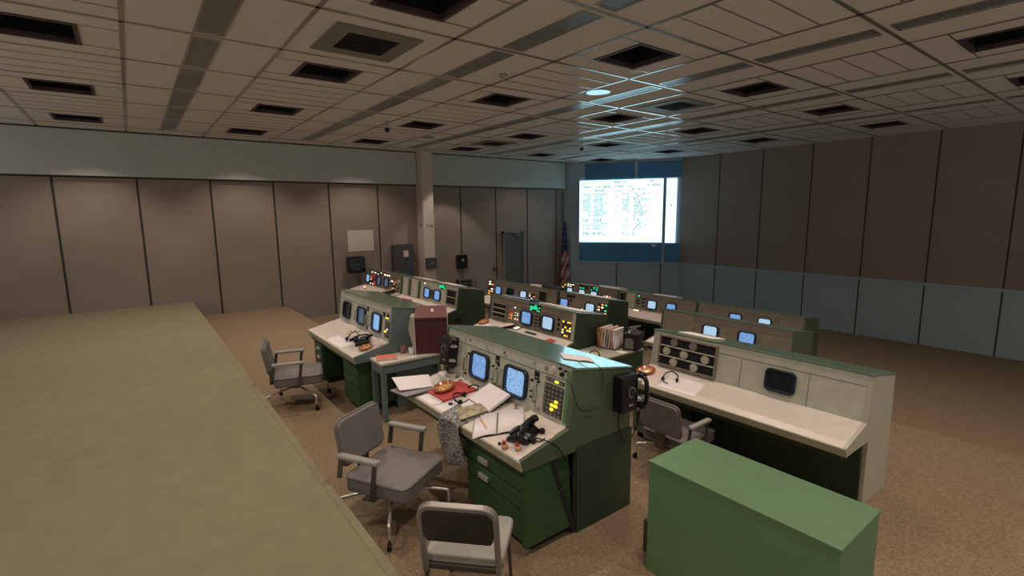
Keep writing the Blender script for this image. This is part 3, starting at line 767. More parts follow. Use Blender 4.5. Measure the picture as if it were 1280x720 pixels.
def open_book(con, spine0, spine1, wl, wr, label, th=.022, cover=DARKB, hl=None):
    """open book with its spine between two desk points; wl/wr page widths to either side"""
    s0 = Vector((spine0[0], dy(spine0[1]), 0)); s1 = Vector((spine1[0], dy(spine1[1]), 0))
    mid = (s0+s1)/2; ang = math.atan2((s1-s0).y, (s1-s0).x); Ln = (s1-s0).length
    M = M_desk(con, mid.x, mid.y, ang-math.pi/2, .0045)
    t = thing('open_book', None, label, 'book', M=M)
    for s, w in ((-1, wl), (1, wr)):
        def f(u, v, s=s, w=w):
            return (s*(.004+u*w), (v-.5)*Ln, .004+th*(math.sin(math.pi*min(1, u*1.1+.08))**.5)*.8*(1-.35*u))
        m = MB(); m.grid(f, 10, 2)
        o = obj('page_block', m, PAPER, t, smooth=True); k = o.modifiers.new('solid', 'SOLIDIFY'); k.thickness = .004; k.offset = -1
        obj('cover', MB().box(s*.0, -Ln/2-.004, 0, s*(w+.008), Ln/2+.004, .003), cover, t)
    return t
# binder with white papers at the desk's left end (propped up)
BINDER_BASE = [(-4.62, 1.93, .790), (-4.35, 1.975, .792), (-4.265, 2.225, .836), (-4.575, 2.205, .832)]
BINDER_PAGE = [(-4.477, 1.973, .83), (-4.298, 2.244, .862), (-4.442, 2.278, .94), (-4.671, 1.978, .91)]
t = thing('ring_binder', None, 'dark binder with white pages propped at the left end of the foreground desk', 'binder', M=Matrix.Translation((-4.5, 2.13, .80)))
def slab5(name, pts, th, m, parent):
    V = [Vector(p)-Vector((-4.5, 2.13, .80)) for p in pts]; n = (V[1]-V[0]).cross(V[3]-V[0]).normalized()*th
    mb = MB(); mb._add(V+[v+n for v in V], [(0, 3, 2, 1), (4, 5, 6, 7), (0, 1, 5, 4), (1, 2, 6, 5), (2, 3, 7, 6), (3, 0, 4, 7)]); return obj(name, mb, m, parent)
slab5('cover', BINDER_BASE, .008, DARKB, t)
slab5('inner_sheets', [Vector(p)+Vector((0, 0, .010)) for p in BINDER_BASE], .012, mat('grey inner sheets', (.24, .22, .23)), t)
slab5('page_stack', BINDER_PAGE, .014, PAPER, t)
# red binder and amber ashtray on it
rb = sheet('red_binder', LA, [(.33, -.46), (.46, -.14), (.765, -.15), (.67, -.46)], REDB, 'flat red binder under the glass ashtray', 'binder', th=.020)
obj('binder_ring', MB().tube(smooth_path([(.10, .12, .012), (.16, .15, .05), (.20, .19, .03), (.22, .15, .012)]), .007), BLACK, rb)
obj('page_edge', MB().box(-.16, -.176, .004, .10, -.168, .014), PAPER, rb)
def ashtray(M, label, r=.075, m=AMBER, fill=AMBER2):
    t = thing('ashtray', None, label, 'ashtray', M=M, group='glass ashtrays')
    n = 28; prof = [(0, 0), (r*.8, 0), (r, .012), (r*1.08, .036), (r*.95, .038), (r*.78, .014), (0, .012)]
    mb = MB(); c = Vector(); 
    mb.lathe(prof, n=n)
    for v in mb.bm.verts:
        rr_ = math.hypot(v.co.x, v.co.y)
        if rr_ > r*.9 and v.co.z > .03:
            a = math.atan2(v.co.y, v.co.x); k = 1+.06*math.cos(14*a); v.co.x *= k; v.co.y *= k
    obj('bowl', mb, m, t, smooth=True)
    obj('ash', MB().lathe([(0, .022), (r*.5, .020), (r*.72, .015), (0, .013)]), fill, t)
    for k in range(4):
        a = 1.2*k+.4
        obj('cigarette_butt', MB().cyl((r*.5*math.cos(a), r*.5*math.sin(a), .022), (r*.85*math.cos(a+.5), r*.85*math.sin(a+.5), .037), .0055), CARD, t)
    return t
ashtray(M_desk(LA, .47, dy(-.33), 0, .026), 'amber glass ashtray sitting on the red binder', .10)
# cup and headset near it
t = thing('paper_cup', None, 'clear plastic tumbler behind the ashtray on the foreground desk', 'cup', M=M_desk(LA, .245, dy(-.22), 0, .0045))
obj('cup_wall', MB().lathe([(.030, 0), (.040, .085), (.038, .085), (.028, .004)]), CUP, t, smooth=True); obj('cup_base', MB().lathe([(0, 0), (.03, 0), (.03, .004), (0, .004)]), CUP, t)
def headset(M, label, s=1.0):
    t = thing('headset', None, label, 'headset', M=M, group='headsets lying on the desks')
    obj('head_band', MB().tube(smooth_path([(-.09*s, 0, .015), (-.08*s, .06*s, .055*s), (0, .09*s, .085*s), (.08*s, .06*s, .055*s), (.09*s, 0, .015)]), .008), BLACK, t, smooth=True)
    for x in (-.09, .09): obj('ear_pad', MB().cyl((x*s-.012, 0, .022), (x*s+.012, 0, .022), .022, n=16), BLACKM, t)
    obj('boom_arm', MB().tube(smooth_path([(-.09*s, 0, .018), (-.06*s, -.06*s, .012), (.0, -.08*s, .010)]), .005), BLACK, t)
    return t
headset(M_desk(LA, .17, dy(-.02), .6, .0045), 'black headset curled at the far left of the foreground desk', 1.1)
tag(obj('cable', MB().tube(smooth_path([LA+Vector((.13, -.10, .93)), LA+Vector((.02, -.16, .905)), LA+Vector((-.05, -.22, .86)), LA+Vector((-.08, -.28, .78))]), .006), CORD, smooth=True), 'black cord hanging over the left end of the foreground desk', 'cord')
headset(M_desk(LA, .80, dy(-.33), 2.3, .0045), 'black headset between the red binder and the propped open book', .8)
# papers, books
sheet('note_sheet', LA, [(.34, -.545), (.42, -.40), (.66, -.47), (.60, -.553)], PAPER, 'white booklet at the front edge by the red binder')
sheet('note_sheet', LA, [(.66, -.55), (.74, -.39), (.97, -.36), (.93, -.55)], PAPER, 'white papers under the small black dials left of the clear folder')
t = thing('binder_clip', None, 'black binder clip on the white papers', 'clip', M=M_desk(LA, .77, dy(-.44), .4, .007)); obj('clip_body', MB().prism([(-.012, 0), (.012, 0), (0, .02)], -.02, .02, 'x'), BLACK, t); obj('clip_wire', MB().tube([(-.01, 0, .018), (-.012, .02, .026), (.012, .02, .026), (.01, 0, .018)], .0015), STEEL, t)
def slab4(name, a, b, c, d, th, m, parent=None, up=True):
    a, b, c, d = map(Vector, (a, b, c, d)); n = (b-a).cross(d-a).normalized()*th
    mb = MB(); mb._add([a, b, c, d, a+n, b+n, c+n, d+n], [(0, 3, 2, 1), (4, 5, 6, 7), (0, 1, 5, 4), (1, 2, 6, 5), (2, 3, 7, 6), (3, 0, 4, 7)])
    return obj(name, mb, m, parent)
t = thing('open_book', (-3.65, 2.25, .84), 'open white book propped up against the panel between the screens', 'book')
o_ = Vector((-3.65, 2.25, .84)); q_ = lambda x, y, h: Vector((-4.63+x, 2.635+y, .794+(y+.556)*.226+h))-o_
A4, B4, C4, D4 = [Vector(p)-o_ for p in ((-3.765, 2.345, .862), (-3.405, 2.315, .858), (-3.385, 2.535, .962), (-3.70, 2.535, .982))]
slab4('cover', A4, B4, C4, D4, .006, DARKB, t)
n4 = (B4-A4).cross(D4-A4).normalized()*.0065
slab4('page_block', A4+n4, B4+n4, C4+n4, D4+n4, .022, PAPER, t)
slab4('open_leaf', q_(.82, -.47, .004), q_(1.18, -.51, .004), q_(1.22, -.325, .006), q_(.87, -.295, .006), .008, PAPER, t)
open_book(LA, (1.545, -.47), (1.285, -.27), .20, .22, 'open white notebook lying beside the rotary telephone, pencil on it')
t = thing('pencil', None, 'yellow pencil on the left page of the open notebook', 'pencil', M=M_desk(LA, 1.34, dy(-.455), math.radians(-18), .034))
obj('shaft', MB().cyl((-.09, 0, 0), (.07, 0, 0), .0048, n=6), PENCIL, t); obj('tip', MB().cyl((.07, 0, 0), (.092, 0, 0), .0048, .0005, 6), TANK, t); obj('eraser', MB().cyl((-.103, 0, 0), (-.09, 0, 0), .0048, n=8), REDK, t)
sheet('clear_folder', LA, [(.93, -.47), (1.08, -.25), (1.22, -.33), (1.13, -.553)], PRINT2, 'yellowed clear folder between the two open books', 'folder', th=.008, lift=.032)
# hanging printed film
pr = random.Random(2)
def hang(u, v):
    # u across, v from the desk down
    x = .83+u*.36+.015*math.sin(9*v+2*u)
    if v < .3:
        y = -.40-.165*(v/.3); z = .794+(y+.556)*.226+.014+.006*math.sin(20*u)
    else:
        w = (v-.3)/.7; y = -.592-.02*math.sin(7*u+5*w)-.012*w; z = .79-(.44-.10*u)*w; x += .03*w
    return (LA.x+x, LA.y+y, LA.z+z)
o = obj('printed_film', MB().grid(hang, 14, 30), PRINT, smooth=True, solid=.003)
tag(o, 'speckled black and white printed film draped over the front edge of the desk', 'printout')
# rotary desk phone
def desk_phone(M, label, s=1.):
    t = thing('desk_telephone', None, label, 'telephone', M=M @ Matrix.Diagonal((1.05, 1.05, .78, 1)), group='rotary telephones on the desks')
    obj('housing', MB().prism([(-.10, 0), (.10, 0), (.095, .03), (.03, .085), (-.05, .10), (-.095, .05)], -.09, .09, 'y'), BLACK, t, bevel=.012, seg=3)
    obj('cradle', MB().box(-.075, -.085, .095, -.025, -.055, .125).box(-.075, .055, .095, -.025, .085, .125), BLACK, t, bevel=.006)
    c0 = Vector((.062, 0, .0625)); n0 = Vector((.646, 0, .763))
    dl = obj('rotary_dial', MB().cyl(c0, c0+n0*.012, .052, .050, 24), BLACKM, t)
    mb = MB(); a_ = Vector((0, 1, 0)); b_ = n0.cross(a_)
    for k in range(10):
        a = 2*math.pi*k/12
        p = c0+n0*.0125+(a_*math.cos(a)+b_*math.sin(a))*.037; mb.cyl(p, p+n0*.002, .008, n=10)
    obj('finger_holes', mb, STEEL, dl)
    h = obj('handset', MB().tube(smooth_path([(-.05, -.115, .125), (-.05, -.07, .158), (-.05, .0, .168), (-.05, .07, .158), (-.05, .115, .125)]), .017, 10), BLACK, t, smooth=True)
    for y in (-.115, .115): obj('handset_cap', MB().cyl((-.05, y, .140), (-.05, y*1.05, .108), .030, .034, 18), BLACK, t)
    obj('coiled_cord', MB().tube([(.0+.13*math.cos(a*.25), .13+.03*a*.1+.01*math.sin(a*8), .012+.008*math.cos(a*8)) for a in [i*.12 for i in range(34)]], .0035, 5), CORD, t)
    return t
desk_phone(M_desk(LA, 1.74, dy(-.36), math.radians(200), .0045), 'black rotary telephone with curled cord at the right end of the foreground desk', 1.0)
headset(M_desk(LA, 1.855, dy(-.30), 1.9, .0045), 'black headset heaped against the rotary telephone', .75)
def stamp(M, label):
    t = thing('knobbed_stamp', None, label, 'stamp', M=M, group='red knobbed stamps')
    obj('base', MB().lathe([(0, 0), (.024, 0), (.026, .03), (.022, .036), (0, .036)]), TANK, t, smooth=True)
    obj('knob', MB().lathe([(0, .036), (.012, .036), (.016, .050), (.012, .064), (.006, .070), (0, .071)]), REDK, t, smooth=True)
stamp(M_desk(LA, 1.745, dy(-.535), 0, .0045), 'tan round stamp with red knob, left of the two'); stamp(M_desk(LA, 1.845, dy(-.485), 0, .0045), 'tan round stamp with red knob, right of the two, by the telephone')
# cords on the console's end
ex = -2.655
tag(obj('cable', MB().tube(smooth_path([(-2.80, 2.30, .862), (-2.68, 2.33, .872), (ex+.012, 2.42, .80), (ex+.03, 2.52, .62), (ex+.03, 2.50, .50), (ex+.02, 2.38, .42)]), .005), CORD, smooth=True), 'thin black cord hanging from the desk telephone down the console end', 'cord')
tag(obj('cable', MB().tube(smooth_path([(-2.74, 2.56, 1.30), (-2.66, 2.56, 1.27), (ex+.015, 2.60, 1.12), (ex+.015, 2.66, 1.04), (ex+.015, 2.78, 1.01), (ex+.015, 2.84, 1.03)]), .0035), CORD, smooth=True), 'thin black cord looping from the panel across the console end', 'cord')
tag(obj('cable', MB().tube(smooth_path([(-2.86, 2.84, 1.352), (-2.75, 2.86, 1.37), (ex+.01, 2.88, 1.33), (ex+.015, 2.90, 1.20), (ex+.015, 2.88, 1.12)]), .003), CORD, smooth=True), 'thin black wire falling over the console top edge', 'cord')
# paper on the console top
TT = Matrix.Translation((0, 2.635, 1.386)) @ Matrix.Rotation(-math.atan2(.116, .66), 4, 'X')
o = obj('loose_sheet', MB(TT).prism([(-3.16, .28), (-2.98, .47), (-2.79, .34), (-2.95, .13)], .0015, .004, 'z'), PAPER); tag(o, 'loose white sheets lying on top of the foreground console', 'paper')

# wall telephones
def wall_phone(M, label):
    t = thing('wall_telephone', None, label, 'telephone', M=M, group='black wall telephones')      # local: x right, y up, z outwards
    obj('housing', MB().prism([(0, -.15), (.05, -.15), (.10, -.11), (.11, .02), (.075, .14), (.0, .15)], -.12, .12, 'x') if False else MB().box(-.13, -.155, 0, .07, .155, .105), BLACK, t, bevel=.014, seg=3)
    dl = obj('rotary_dial', MB().cyl((-.03, .02, .105), (-.03, .02, .120), .055, .05, 24), BLACKM, t)
    mb = MB()
    for k in range(10):
        a = 2*math.pi*k/12; mb.cyl((-.03+.04*math.cos(a), .02+.04*math.sin(a), .1205), (-.03+.04*math.cos(a), .02+.04*math.sin(a), .1225), .008, n=10)
    obj('finger_holes', mb, STEEL, dl)
    obj('handset', MB().tube(smooth_path([(.115, .13, .10), (.115, .09, .145), (.115, 0, .155), (.115, -.09, .145), (.115, -.13, .10)]), .019, 10), BLACK, t, smooth=True)
    for y in (-.13, .13): obj('handset_cap', MB().cyl((.115, y, .13), (.115, y, .075), .028, .032, 18), BLACK, t)
    obj('hook', MB().box(.07, .06, .05, .12, .085, .10).box(.07, -.09, .05, .12, -.065, .10), CHROME, t)
    obj('lower_badge', MB().box(-.05, -.10, .105, .0, -.09, .109), CHROME, t)
    return t
# columns: local x -> +Y, local y -> +Z, local z -> +X
MWR = Matrix(((0, 0, 1, -2.6525), (1, 0, 0, 3.165), (0, 1, 0, 1.085), (0, 0, 0, 1)))
wall_phone(MWR, 'black rotary wall telephone hung on the right end of the foreground console')
tag(obj('cable', MB().tube(smooth_path([(-2.60, 3.05, .935), (-2.60, 3.06, .80), (-2.61, 3.12, .68), (-2.61, 3.20, .65), (-2.60, 3.27, .72), (-2.57, 3.29, .92)]), .006), CORD, smooth=True), 'black cord looping under the wall telephone on the console end', 'cord')
MWL = Matrix.Translation(LA) @ PM @ Matrix.Translation((.19, .235, .0125))
wall_phone(MWL, 'black wall telephone mounted left of the blue screens')

# ---- desk of the left console
hs = lambda x, y: M_desk(LB, x+8.10, dy(y), 0, .0045)
ashtray(hs(-6.19, -.35), 'amber glass ashtray on the left desk beside the black telephone', .085)
desk_phone(M_desk(LB, -6.45+8.10, dy(-.28), 2.6, .0045), 'black desk telephone on the left console desk', 1.0)
t = thing('booklet', (-5.86, 2.42, .763), 'orange red booklet on the corner of the side table', 'book', rz=math.radians(68)); obj('cover', MB().box(-.12, -.09, 0, .12, .09, .030), REDB2, t, bevel=.003); obj('page_edge', MB().box(-.115, -.093, .004, .118, -.08, .025), PAPER2, t)
t = thing('tumbler', (-5.96, 2.70, .763), 'brown tinted tumbler on the side table', 'cup'); obj('cup_wall', MB().lathe([(.034, 0), (.042, .10), (.040, .10), (.031, .004)]), BROWNG, t, smooth=True); obj('cup_base', MB().lathe([(0, 0), (.034, 0), (.034, .005), (0, .005)]), BROWNG, t)
t = thing('tumbler', (-5.84, 2.76, .763), 'clear plastic tumbler beside the maroon box', 'cup'); obj('cup_wall', MB().lathe([(.034, 0), (.042, .09), (.040, .09), (.031, .004)]), CUP, t, smooth=True); obj('cup_base', MB().lathe([(0, 0), (.034, 0), (.034, .005), (0, .005)]), CUP, t)
sheet('checked_sheet', LB, [(1.83, -.30), (1.92, -.12), (2.0, -.15), (1.99, -.28)], mat_two('red checked print', (.45, .06, .10), (.6, .55, .5), 60, .5), 'red and white checked sheet on the left desk')
sheet('note_sheet', LB, [(.9, -.54), (.9, -.38), (1.5, -.40), (1.5, -.54)], PAPER, 'white papers along the front of the left desk')
headset(M_desk(LB, 1.35, dy(-.33), .5, .0045), 'black headset on the left console desk', 1.0)

# ---- on and around the second row
sheet('note_sheet', LC, [(.03, -.54), (.25, -.25), (.55, -.32), (.35, -.54)], PAPER, 'pale papers at the left end of the second row desk')
ashtray(M_desk(LC, .13, dy(-.27), 0, .007), 'amber ashtray at the left end of the second row desk', .10)
t = thing('note_pad', None, 'tilted cream pad beside the orange lights', 'pad', M=M_desk(LC, .72, dy(-.20), -.6, .0045)); obj('sheets', MB().prism([(-.14, 0), (.14, 0), (.14, .05), (-.14, .01)], -.17, .17, 'y'), PAPER2, t); obj('backing', MB().prism([(.14, 0), (.146, 0), (.146, .056), (.14, .05)], -.17, .17, 'y'), BLACKM, t)
sheet('note_sheet', LC, [(1.55, -.40), (1.75, -.2), (2.0, -.25), (1.9, -.42)], PAPER2, 'reddish papers on the right part of the second row desk')
sheet('red_card', LC, [(1.93, -.28), (1.98, -.18), (2.14, -.20), (2.10, -.30)], REDB, 'small red card on the second row desk', 'card', th=.01)
t = thing('blue_folder', (-7.35, 5.90, .9), 'long blue folder lying on top of the second row console', 'folder'); 
t.rotation_euler = (-math.atan2(.116, .66), 0, .03); t.location = (-7.45, 5.85, .944)
obj('cover', MB().box(-.42, -.13, 0, .42, .13, .022), BLUEB, t, bevel=.003); obj('page_edge', MB().box(-.41, -.133, .004, .41, -.12, .018), PAPER, t)
def onrow(name, x, y, Y0, T, w, d_, h, m, label, cat, rz=0., group=None):
    M = Matrix.Translation((x, Y0, T+1.386)) @ Matrix.Rotation(-math.atan2(.116, .66), 4, 'X') @ Matrix.Translation((0, y, .001)) @ Matrix.Rotation(rz, 4, 'Z')
    o = obj(name, MB().box(-w/2, -d_/2, 0, w/2, d_/2, h), m, bevel=.002); o.matrix_world = M
    return tag(o, label, cat, group)
onrow('document', -6.55, .30, 5.58, -.4, .5, .26, .012, PAPER2, 'pale document on the second row console behind the green sign', 'paper', .1)
onrow('document', -6.0, .3, 5.58, -.4, .55, .30, .010, PAPER, 'cyan lit paper on the right end of the second row console', 'paper', .05)
onrow('book', -10.35, .25, 8.5, -.77, .40, .26, .05, PAPER2, 'pinkish book on the third row console', 'book', .3)
onrow('book', -9.75, .28, 8.5, -.77, .60, .34, .08, DARKB, 'stack of dark binders on the third row console', 'binder', .2)
onrow('document', -8.3, .3, 8.5, -.77, 1.1, .34, .010, PAPER, 'long sheet on the third row console between the screens', 'paper', .0)
onrow('document', -10.25, .25, 11.4, -1.1, .75, .36, .06, PAPER, 'pale book lying on the front row console', 'book', .1)
onrow('document', -8.3, .3, 11.4, -1.1, .7, .36, .03, PAPER, 'pale papers on the right front row console', 'paper', .1)
onrow('document', -11.35, .3, 11.4, -1.1, .7, .3, .012, PAPER2, 'pinkish sheets on the three screen front console', 'paper', .0)
onrow('document', -11.4, .3, 5.58, -.4, .9, .25, .012, PAPER2, 'pale sheets on the far left row behind the white lamp', 'paper', .0)
onrow('document', -10.1, .3, 5.58, -.4, .8, .3, .012, PAPER2, 'pinkish sheets above the green lit sign of the left row', 'paper', .0)
onrow('document', -3.6, .25, 5.58, -.4, .5, .3, .012, PAPER, 'sheet on top of the console with the reels', 'paper', .0)
LL = Vector((-12.12, 5.58, -.4)); LL2 = Vector((-14.71, 5.58, -.4))
sheet('note_sheet', LL, [(.1, -.5), (.2, -.2), (1.4, -.2), (1.5, -.5)], PAPER2, 'pinkish papers spread over the desk of the green signed left console')
sheet('note_sheet', LL, [(1.6, -.52), (1.7, -.3), (2.5, -.3), (2.6, -.52)], PAPER, 'white papers spread in front of the two blue screens on the left')
t = thing('red_binder', None, 'dark red binder on the far left row desk', 'binder', M=M_desk(LL, .75, dy(-.38), .1, .0066)); obj('cover', MB().box(-.25, -.12, 0, .25, .12, .03), REDB, t, bevel=.003); obj('page_edge', MB().box(-.24, -.123, .005, .24, -.11, .025), PAPER, t)
t = thing('open_folder', None, 'cream folder propped up on the far left console', 'folder', M=M_desk(LL2, 2.15, dy(-.25), -.3, .0045)); obj('cover', MB().prism([(-.2, 0), (.2, .14), (.2, .15), (-.2, .012)], -.2, .2, 'y'), CARD, t); obj('page_edge', MB().prism([(-.19, .013), (.19, .146), (.19, .16), (-.19, .02)], -.18, .18, 'y'), PAPER2, t)
sheet('note_sheet', LL2, [(.1, -.5), (.2, -.2), (1.0, -.2), (1.0, -.5)], PAPER2, 'pinkish sheets at the left wall end of the desk')
lamp_t = thing('desk_lamp', None, 'small lit lamp on the far left desk', 'lamp', M=M_desk(LL2, .62, dy(-.30), .3, .0066)); obj('lamp_base', MB().lathe([(0, 0), (.05, 0), (.04, .02), (0, .02)]), BLACK, lamp_t); obj('lamp_shade', MB().lathe([(0, .08), (.035, .06), (.05, .025), (.02, .02)]), mat('warm lamp shade', (.6, .5, .3), emit=(1, .75, .35), es=.7), lamp_t, smooth=True)
sheet('orange_sheet', LL2, [(1.3, -.42), (1.38, -.2), (1.75, -.2), (1.7, -.42)], mat('orange label sheet', (.7, .45, .28), .6), 'orange toned sheets below the dim screens', 'paper')  # plain orange toned paper

# magazine rack full of folders + black case on the low cabinet
t = thing('folder_rack', (-5.37, 6.08, .386), 'rack of upright cream and orange folders on the low green cabinet', 'folder rack', rz=math.radians(12))
obj('tray', MB().box(-.19, -.17, 0, .17, .17, .012).box(-.19, .155, 0, .17, .17, .20), DARKB, t)
fm = [mat('orange brown folder', (.34, .12, .045), .7), mat('tan folder', (.52, .32, .16), .7), CARD, PAPER2, mat('grey folder', (.30, .27, .27), .7), CARD, mat('pink folder', (.50, .26, .20), .7), PAPER]
for k, m in enumerate(fm):
    x = -.175+.042*k; h = .30+.012*((k*7) % 3)
    def f(u, v, x=x, h=h, k=k): return (x+.012+.010*math.sin(6*v+k), -.15+.30*u, .012+h*v)
    obj('folder', MB().grid(f, 3, 8), m, t, solid=.026)
t = thing('equipment_case', (-5.08, 6.24, .386), 'black case with grey carrying bar beside the folder rack', 'case', rz=math.radians(20))
obj('case_shell', MB().box(-.10, -.13, 0, .14, .16, .27), BLACKM, t, bevel=.01); obj('carry_bar', MB().tube([(.0, -.13, .28), (.0, -.1, .31), (.02, .16, .31)], .010), STEEL, t); obj('arched_inset', MB().prism([(-.06, .03), (.08, .03), (.08, .16), (.05, .20), (-.03, .20), (-.06, .16)], -.138, -.131, 'y'), KEY, t)
def flat(name, M, pts, m, label, cat='paper', th=.003):
    o = obj(name, MB().prism(pts, 0, th, 'z'), m); o.matrix_world = M; return tag(o, label, cat)
flat('note_sheet', Matrix.Translation((-5.33, 5.36, .386)), [(-.2, -.2), (.14, -.22), (.16, .2), (-.14, .22)], PAPER2, 'pink papers on the near half of the low green cabinet')
flat('card_sheet', Matrix.Translation((-5.06, 6.0, .386)), [(-.06, -.1), (.09, -.08), (.09, .02), (-.05, .02)], PAPER, 'cyan lit card in front of the black case')
headset(Matrix.Translation((-5.14, 5.45, .392)) @ Matrix.Rotation(.8, 4, 'Z'), 'black headset lying on papers on the low green cabinet', .8)
# desk at the right
ashtray(M_desk(LD, .10, dy(-.30), 0, .008), 'orange red glass ashtray on the right edge desk', .11, mat('red orange glass', (.45, .07, .02), .08, coat=1), AMBER2)
sheet('note_sheet', LD, [(.03, -.52), (.06, -.15), (.34, -.2), (.42, -.5)], PAPER2, 'pinkish sheets under the orange ashtray on the right desk')
sheet('note_sheet', LD, [(.45, -.52), (.42, -.2), (.9, -.2), (.95, -.5)], PAPER, 'white sheets behind the right armchair')
headset(M_desk(LD, .50, dy(-.34), .3, .008), 'black headset on the white sheets at the right edge', 1.0)
# row four desk papers
L4 = Vector((-9.78, 11.4, -1.1)); sheet('note_sheet', L4, [(.75, -.5), (.8, -.2), (1.6, -.2), (1.6, -.5)], PAPER2, 'pinkish sheets on the front row desk seen through the gap')
L3 = Vector((-6.14, 8.5, -.77)); sheet('note_sheet', L3, [(.1, -.5), (.1, -.2), (.8, -.2), (.8, -.5)], PAPER, 'white sheet on the third row desk at the right')

# ================================================================ CHAIRS
def rounded_slab(mb, x0, y0, z0, x1, y1, z1, r=.05):
    mb.prism(rrect(x0, y0, x1, y1, r), z0, z1, 'z'); return mb
def armchair(loc, rz, label, seat_z=.46, leg_a=-59.5):
    """swivel armchair facing +x in its own frame"""
    t = thing('swivel_armchair', loc, label, 'chair', rz=rz, group='grey swivel armchairs')
    obj('seat', rounded_slab(MB(), -.27, -.30, seat_z-.13, .33, .30, seat_z, .06), VINYL, t, bevel=.018, seg=3)
    obj('seat_piping', MB().tube([(p[0]*1.0, p[1]*1.0, seat_z-.010) for p in rrect(-.272, -.302, .332, .302, .062)], .006, 6, True), VINYL_SIDE, t)
    BMx = Matrix.Translation((-.30, 0, seat_z+.05)) @ Matrix.Rotation(math.radians(-10), 4, 'Y')
    obj('backrest', MB(BMx).prism(rrect(-.26, 0, .26, .38, .06), -.035, .035, 'x'), VINYL, t, bevel=.015, seg=3)
    obj('backrest_rim', MB(BMx).tube([(.0, p[0], p[1]) for p in rrect(-.262, 0, .262, .382, .062)], .016, 8, True), VINYL_SIDE, t)
    obj('back_bracket', MB().box(-.33, -.06, seat_z-.13, -.30, .06, seat_z+.12).box(-.33, -.06, seat_z-.14, -.1, .06, seat_z-.125), FRAME, t)
    for s in (-1, 1):
        a = obj('armrest', MB().box(-.27, s*.335-.032, seat_z+.175, .12, s*.335+.032, seat_z+.215), ARM, t, bevel=.016, seg=3)
        obj('arm_post', MB().prism([(.06, seat_z+.18), (.10, seat_z+.18), (.06, seat_z-.12), (.02, seat_z-.12)], s*.335-.007, s*.335+.007, 'y') , FRAME, a)
        obj('arm_post', MB().prism([(-.27, seat_z+.18), (-.23, seat_z+.18), (-.26, seat_z-.0), (-.30, seat_z-.0)], s*.335-.007, s*.335+.007, 'y'), FRAME, a)
        obj('arm_bar', MB().box(-.05, s*.15, seat_z-.14, .06, s*.342, seat_z-.125), FRAME, a)
    obj('column', MB().cyl((0, 0, .21), (0, 0, seat_z-.12), .026), STEEL, t); obj('seat_plate', MB().box(-.12, -.12, seat_z-.15, .12, .12, seat_z-.124), BLACKM, t)
    for k in range(4):
        a = math.radians(leg_a)+k*math.pi/2; c, s = math.cos(a), math.sin(a); q = .46
        l = obj('leg', MB().tube(smooth_path([(0, 0, .24), (.2*c, .2*s, .235), (q*.93*c, q*.93*s, .20), (q*c, q*s, .17), (q*c, q*s, .08)]), .014), CHROME, t, smooth=True)
        obj('caster', MB().cyl((q*c, q*s, .10), (q*c, q*s, .045), .009).cyl((q*c-.016*s+.012*c, q*s+.016*c+.012*s, .0285), (q*c+.016*s+.012*c, q*s-.016*c+.012*s, .0285), .0285, n=16), BLACK, l, smooth=False)
    return t
armchair((-3.80, 1.58, 0), math.radians(30), 'grey vinyl swivel armchair at the left in front of the foreground desk')
armchair((-3.26, 4.86, -.4), math.radians(90), 'grey swivel armchair drawn up to the right edge desk', .45)
armchair((-8.7, 10.55, -1.1), math.radians(80), 'grey swivel armchair in the front row behind the gap', .45)
armchair((-7.1, 1.62, 0), math.radians(75), 'grey swivel armchair pushed up to the left console', .46)
# plain side chair seen from behind
t = thing('side_chair', (-2.545, 1.555, 0), 'grey side chair with rounded metal back frame, seen from behind at the bottom', 'chair', rz=math.radians(134))
bt = math.radians(-11)
BK = Matrix.Translation((-.20, 0, .41)) @ Matrix.Rotation(bt, 4, 'Y') @ Matrix.Diagonal((1.03, 1.02, 1.06, 1))
fp = [(-.225, -.02), (-.225, .30)]+[(-.225+.07-.07*math.cos(a), .38+.07*math.sin(a)) for a in [i*math.pi/12 for i in range(7)]]
fp += [(.225-.07+.07*math.sin(a), .38+.07*math.cos(a)) for a in [i*math.pi/12 for i in range(7)]]+[(.225, .30), (.225, -.02)]
def flatbar(mb, pts, w, th):
    n = len(pts)
    rings = []
    for i, p in enumerate(pts):
        a = Vector(pts[max(i-1, 0)]); b = Vector(pts[min(i+1, n-1)]); tt = (b-a).normalized(); nn = Vector((-tt.y, tt.x))
        p = Vector(p); q0 = p-nn*th/2; q1 = p+nn*th/2
        rings.append([mb.bm.verts.new(mb.M @ Vector(v)) for v in ((-w/2, q0.x, q0.y), (w/2, q0.x, q0.y), (w/2, q1.x, q1.y), (-w/2, q1.x, q1.y))])
    for A_, B_ in zip(rings, rings[1:]):
        for k in range(4): mb.bm.faces.new((A_[k], A_[(k+1) % 4], B_[(k+1) % 4], B_[k]))
    mb.bm.faces.new(rings[0][::-1]); mb.bm.faces.new(rings[-1])
    return mb
obj('back_frame', flatbar(MB(BK), fp, .045, .030), mat('grey bronze back frame', (.26, .235, .21), .42, metal=.5), t, bevel=.006)
obj('backrest', MB(BK).prism(rrect(-.205, .215, .205, .435, .03), -.022, .024, 'x'), VINYL_DK, t, bevel=.01)
obj('seat', rounded_slab(MB(), -.17, -.25, .42, .28, .25, .48, .05), VINYL_LT, t, bevel=.014, seg=3)
obj('seat_frame', rounded_slab(MB(), -.19, -.24, .39, .27, .24, .42, .05), FRAME, t)
for x, y in ((-.19, -.225), (-.19, .225), (.25, -.21), (.25, .21)):
    obj('leg', MB().cyl((x, y, .39), (x*1.15, y*1.05, .0), .015, .012, 10), FRAME, t)

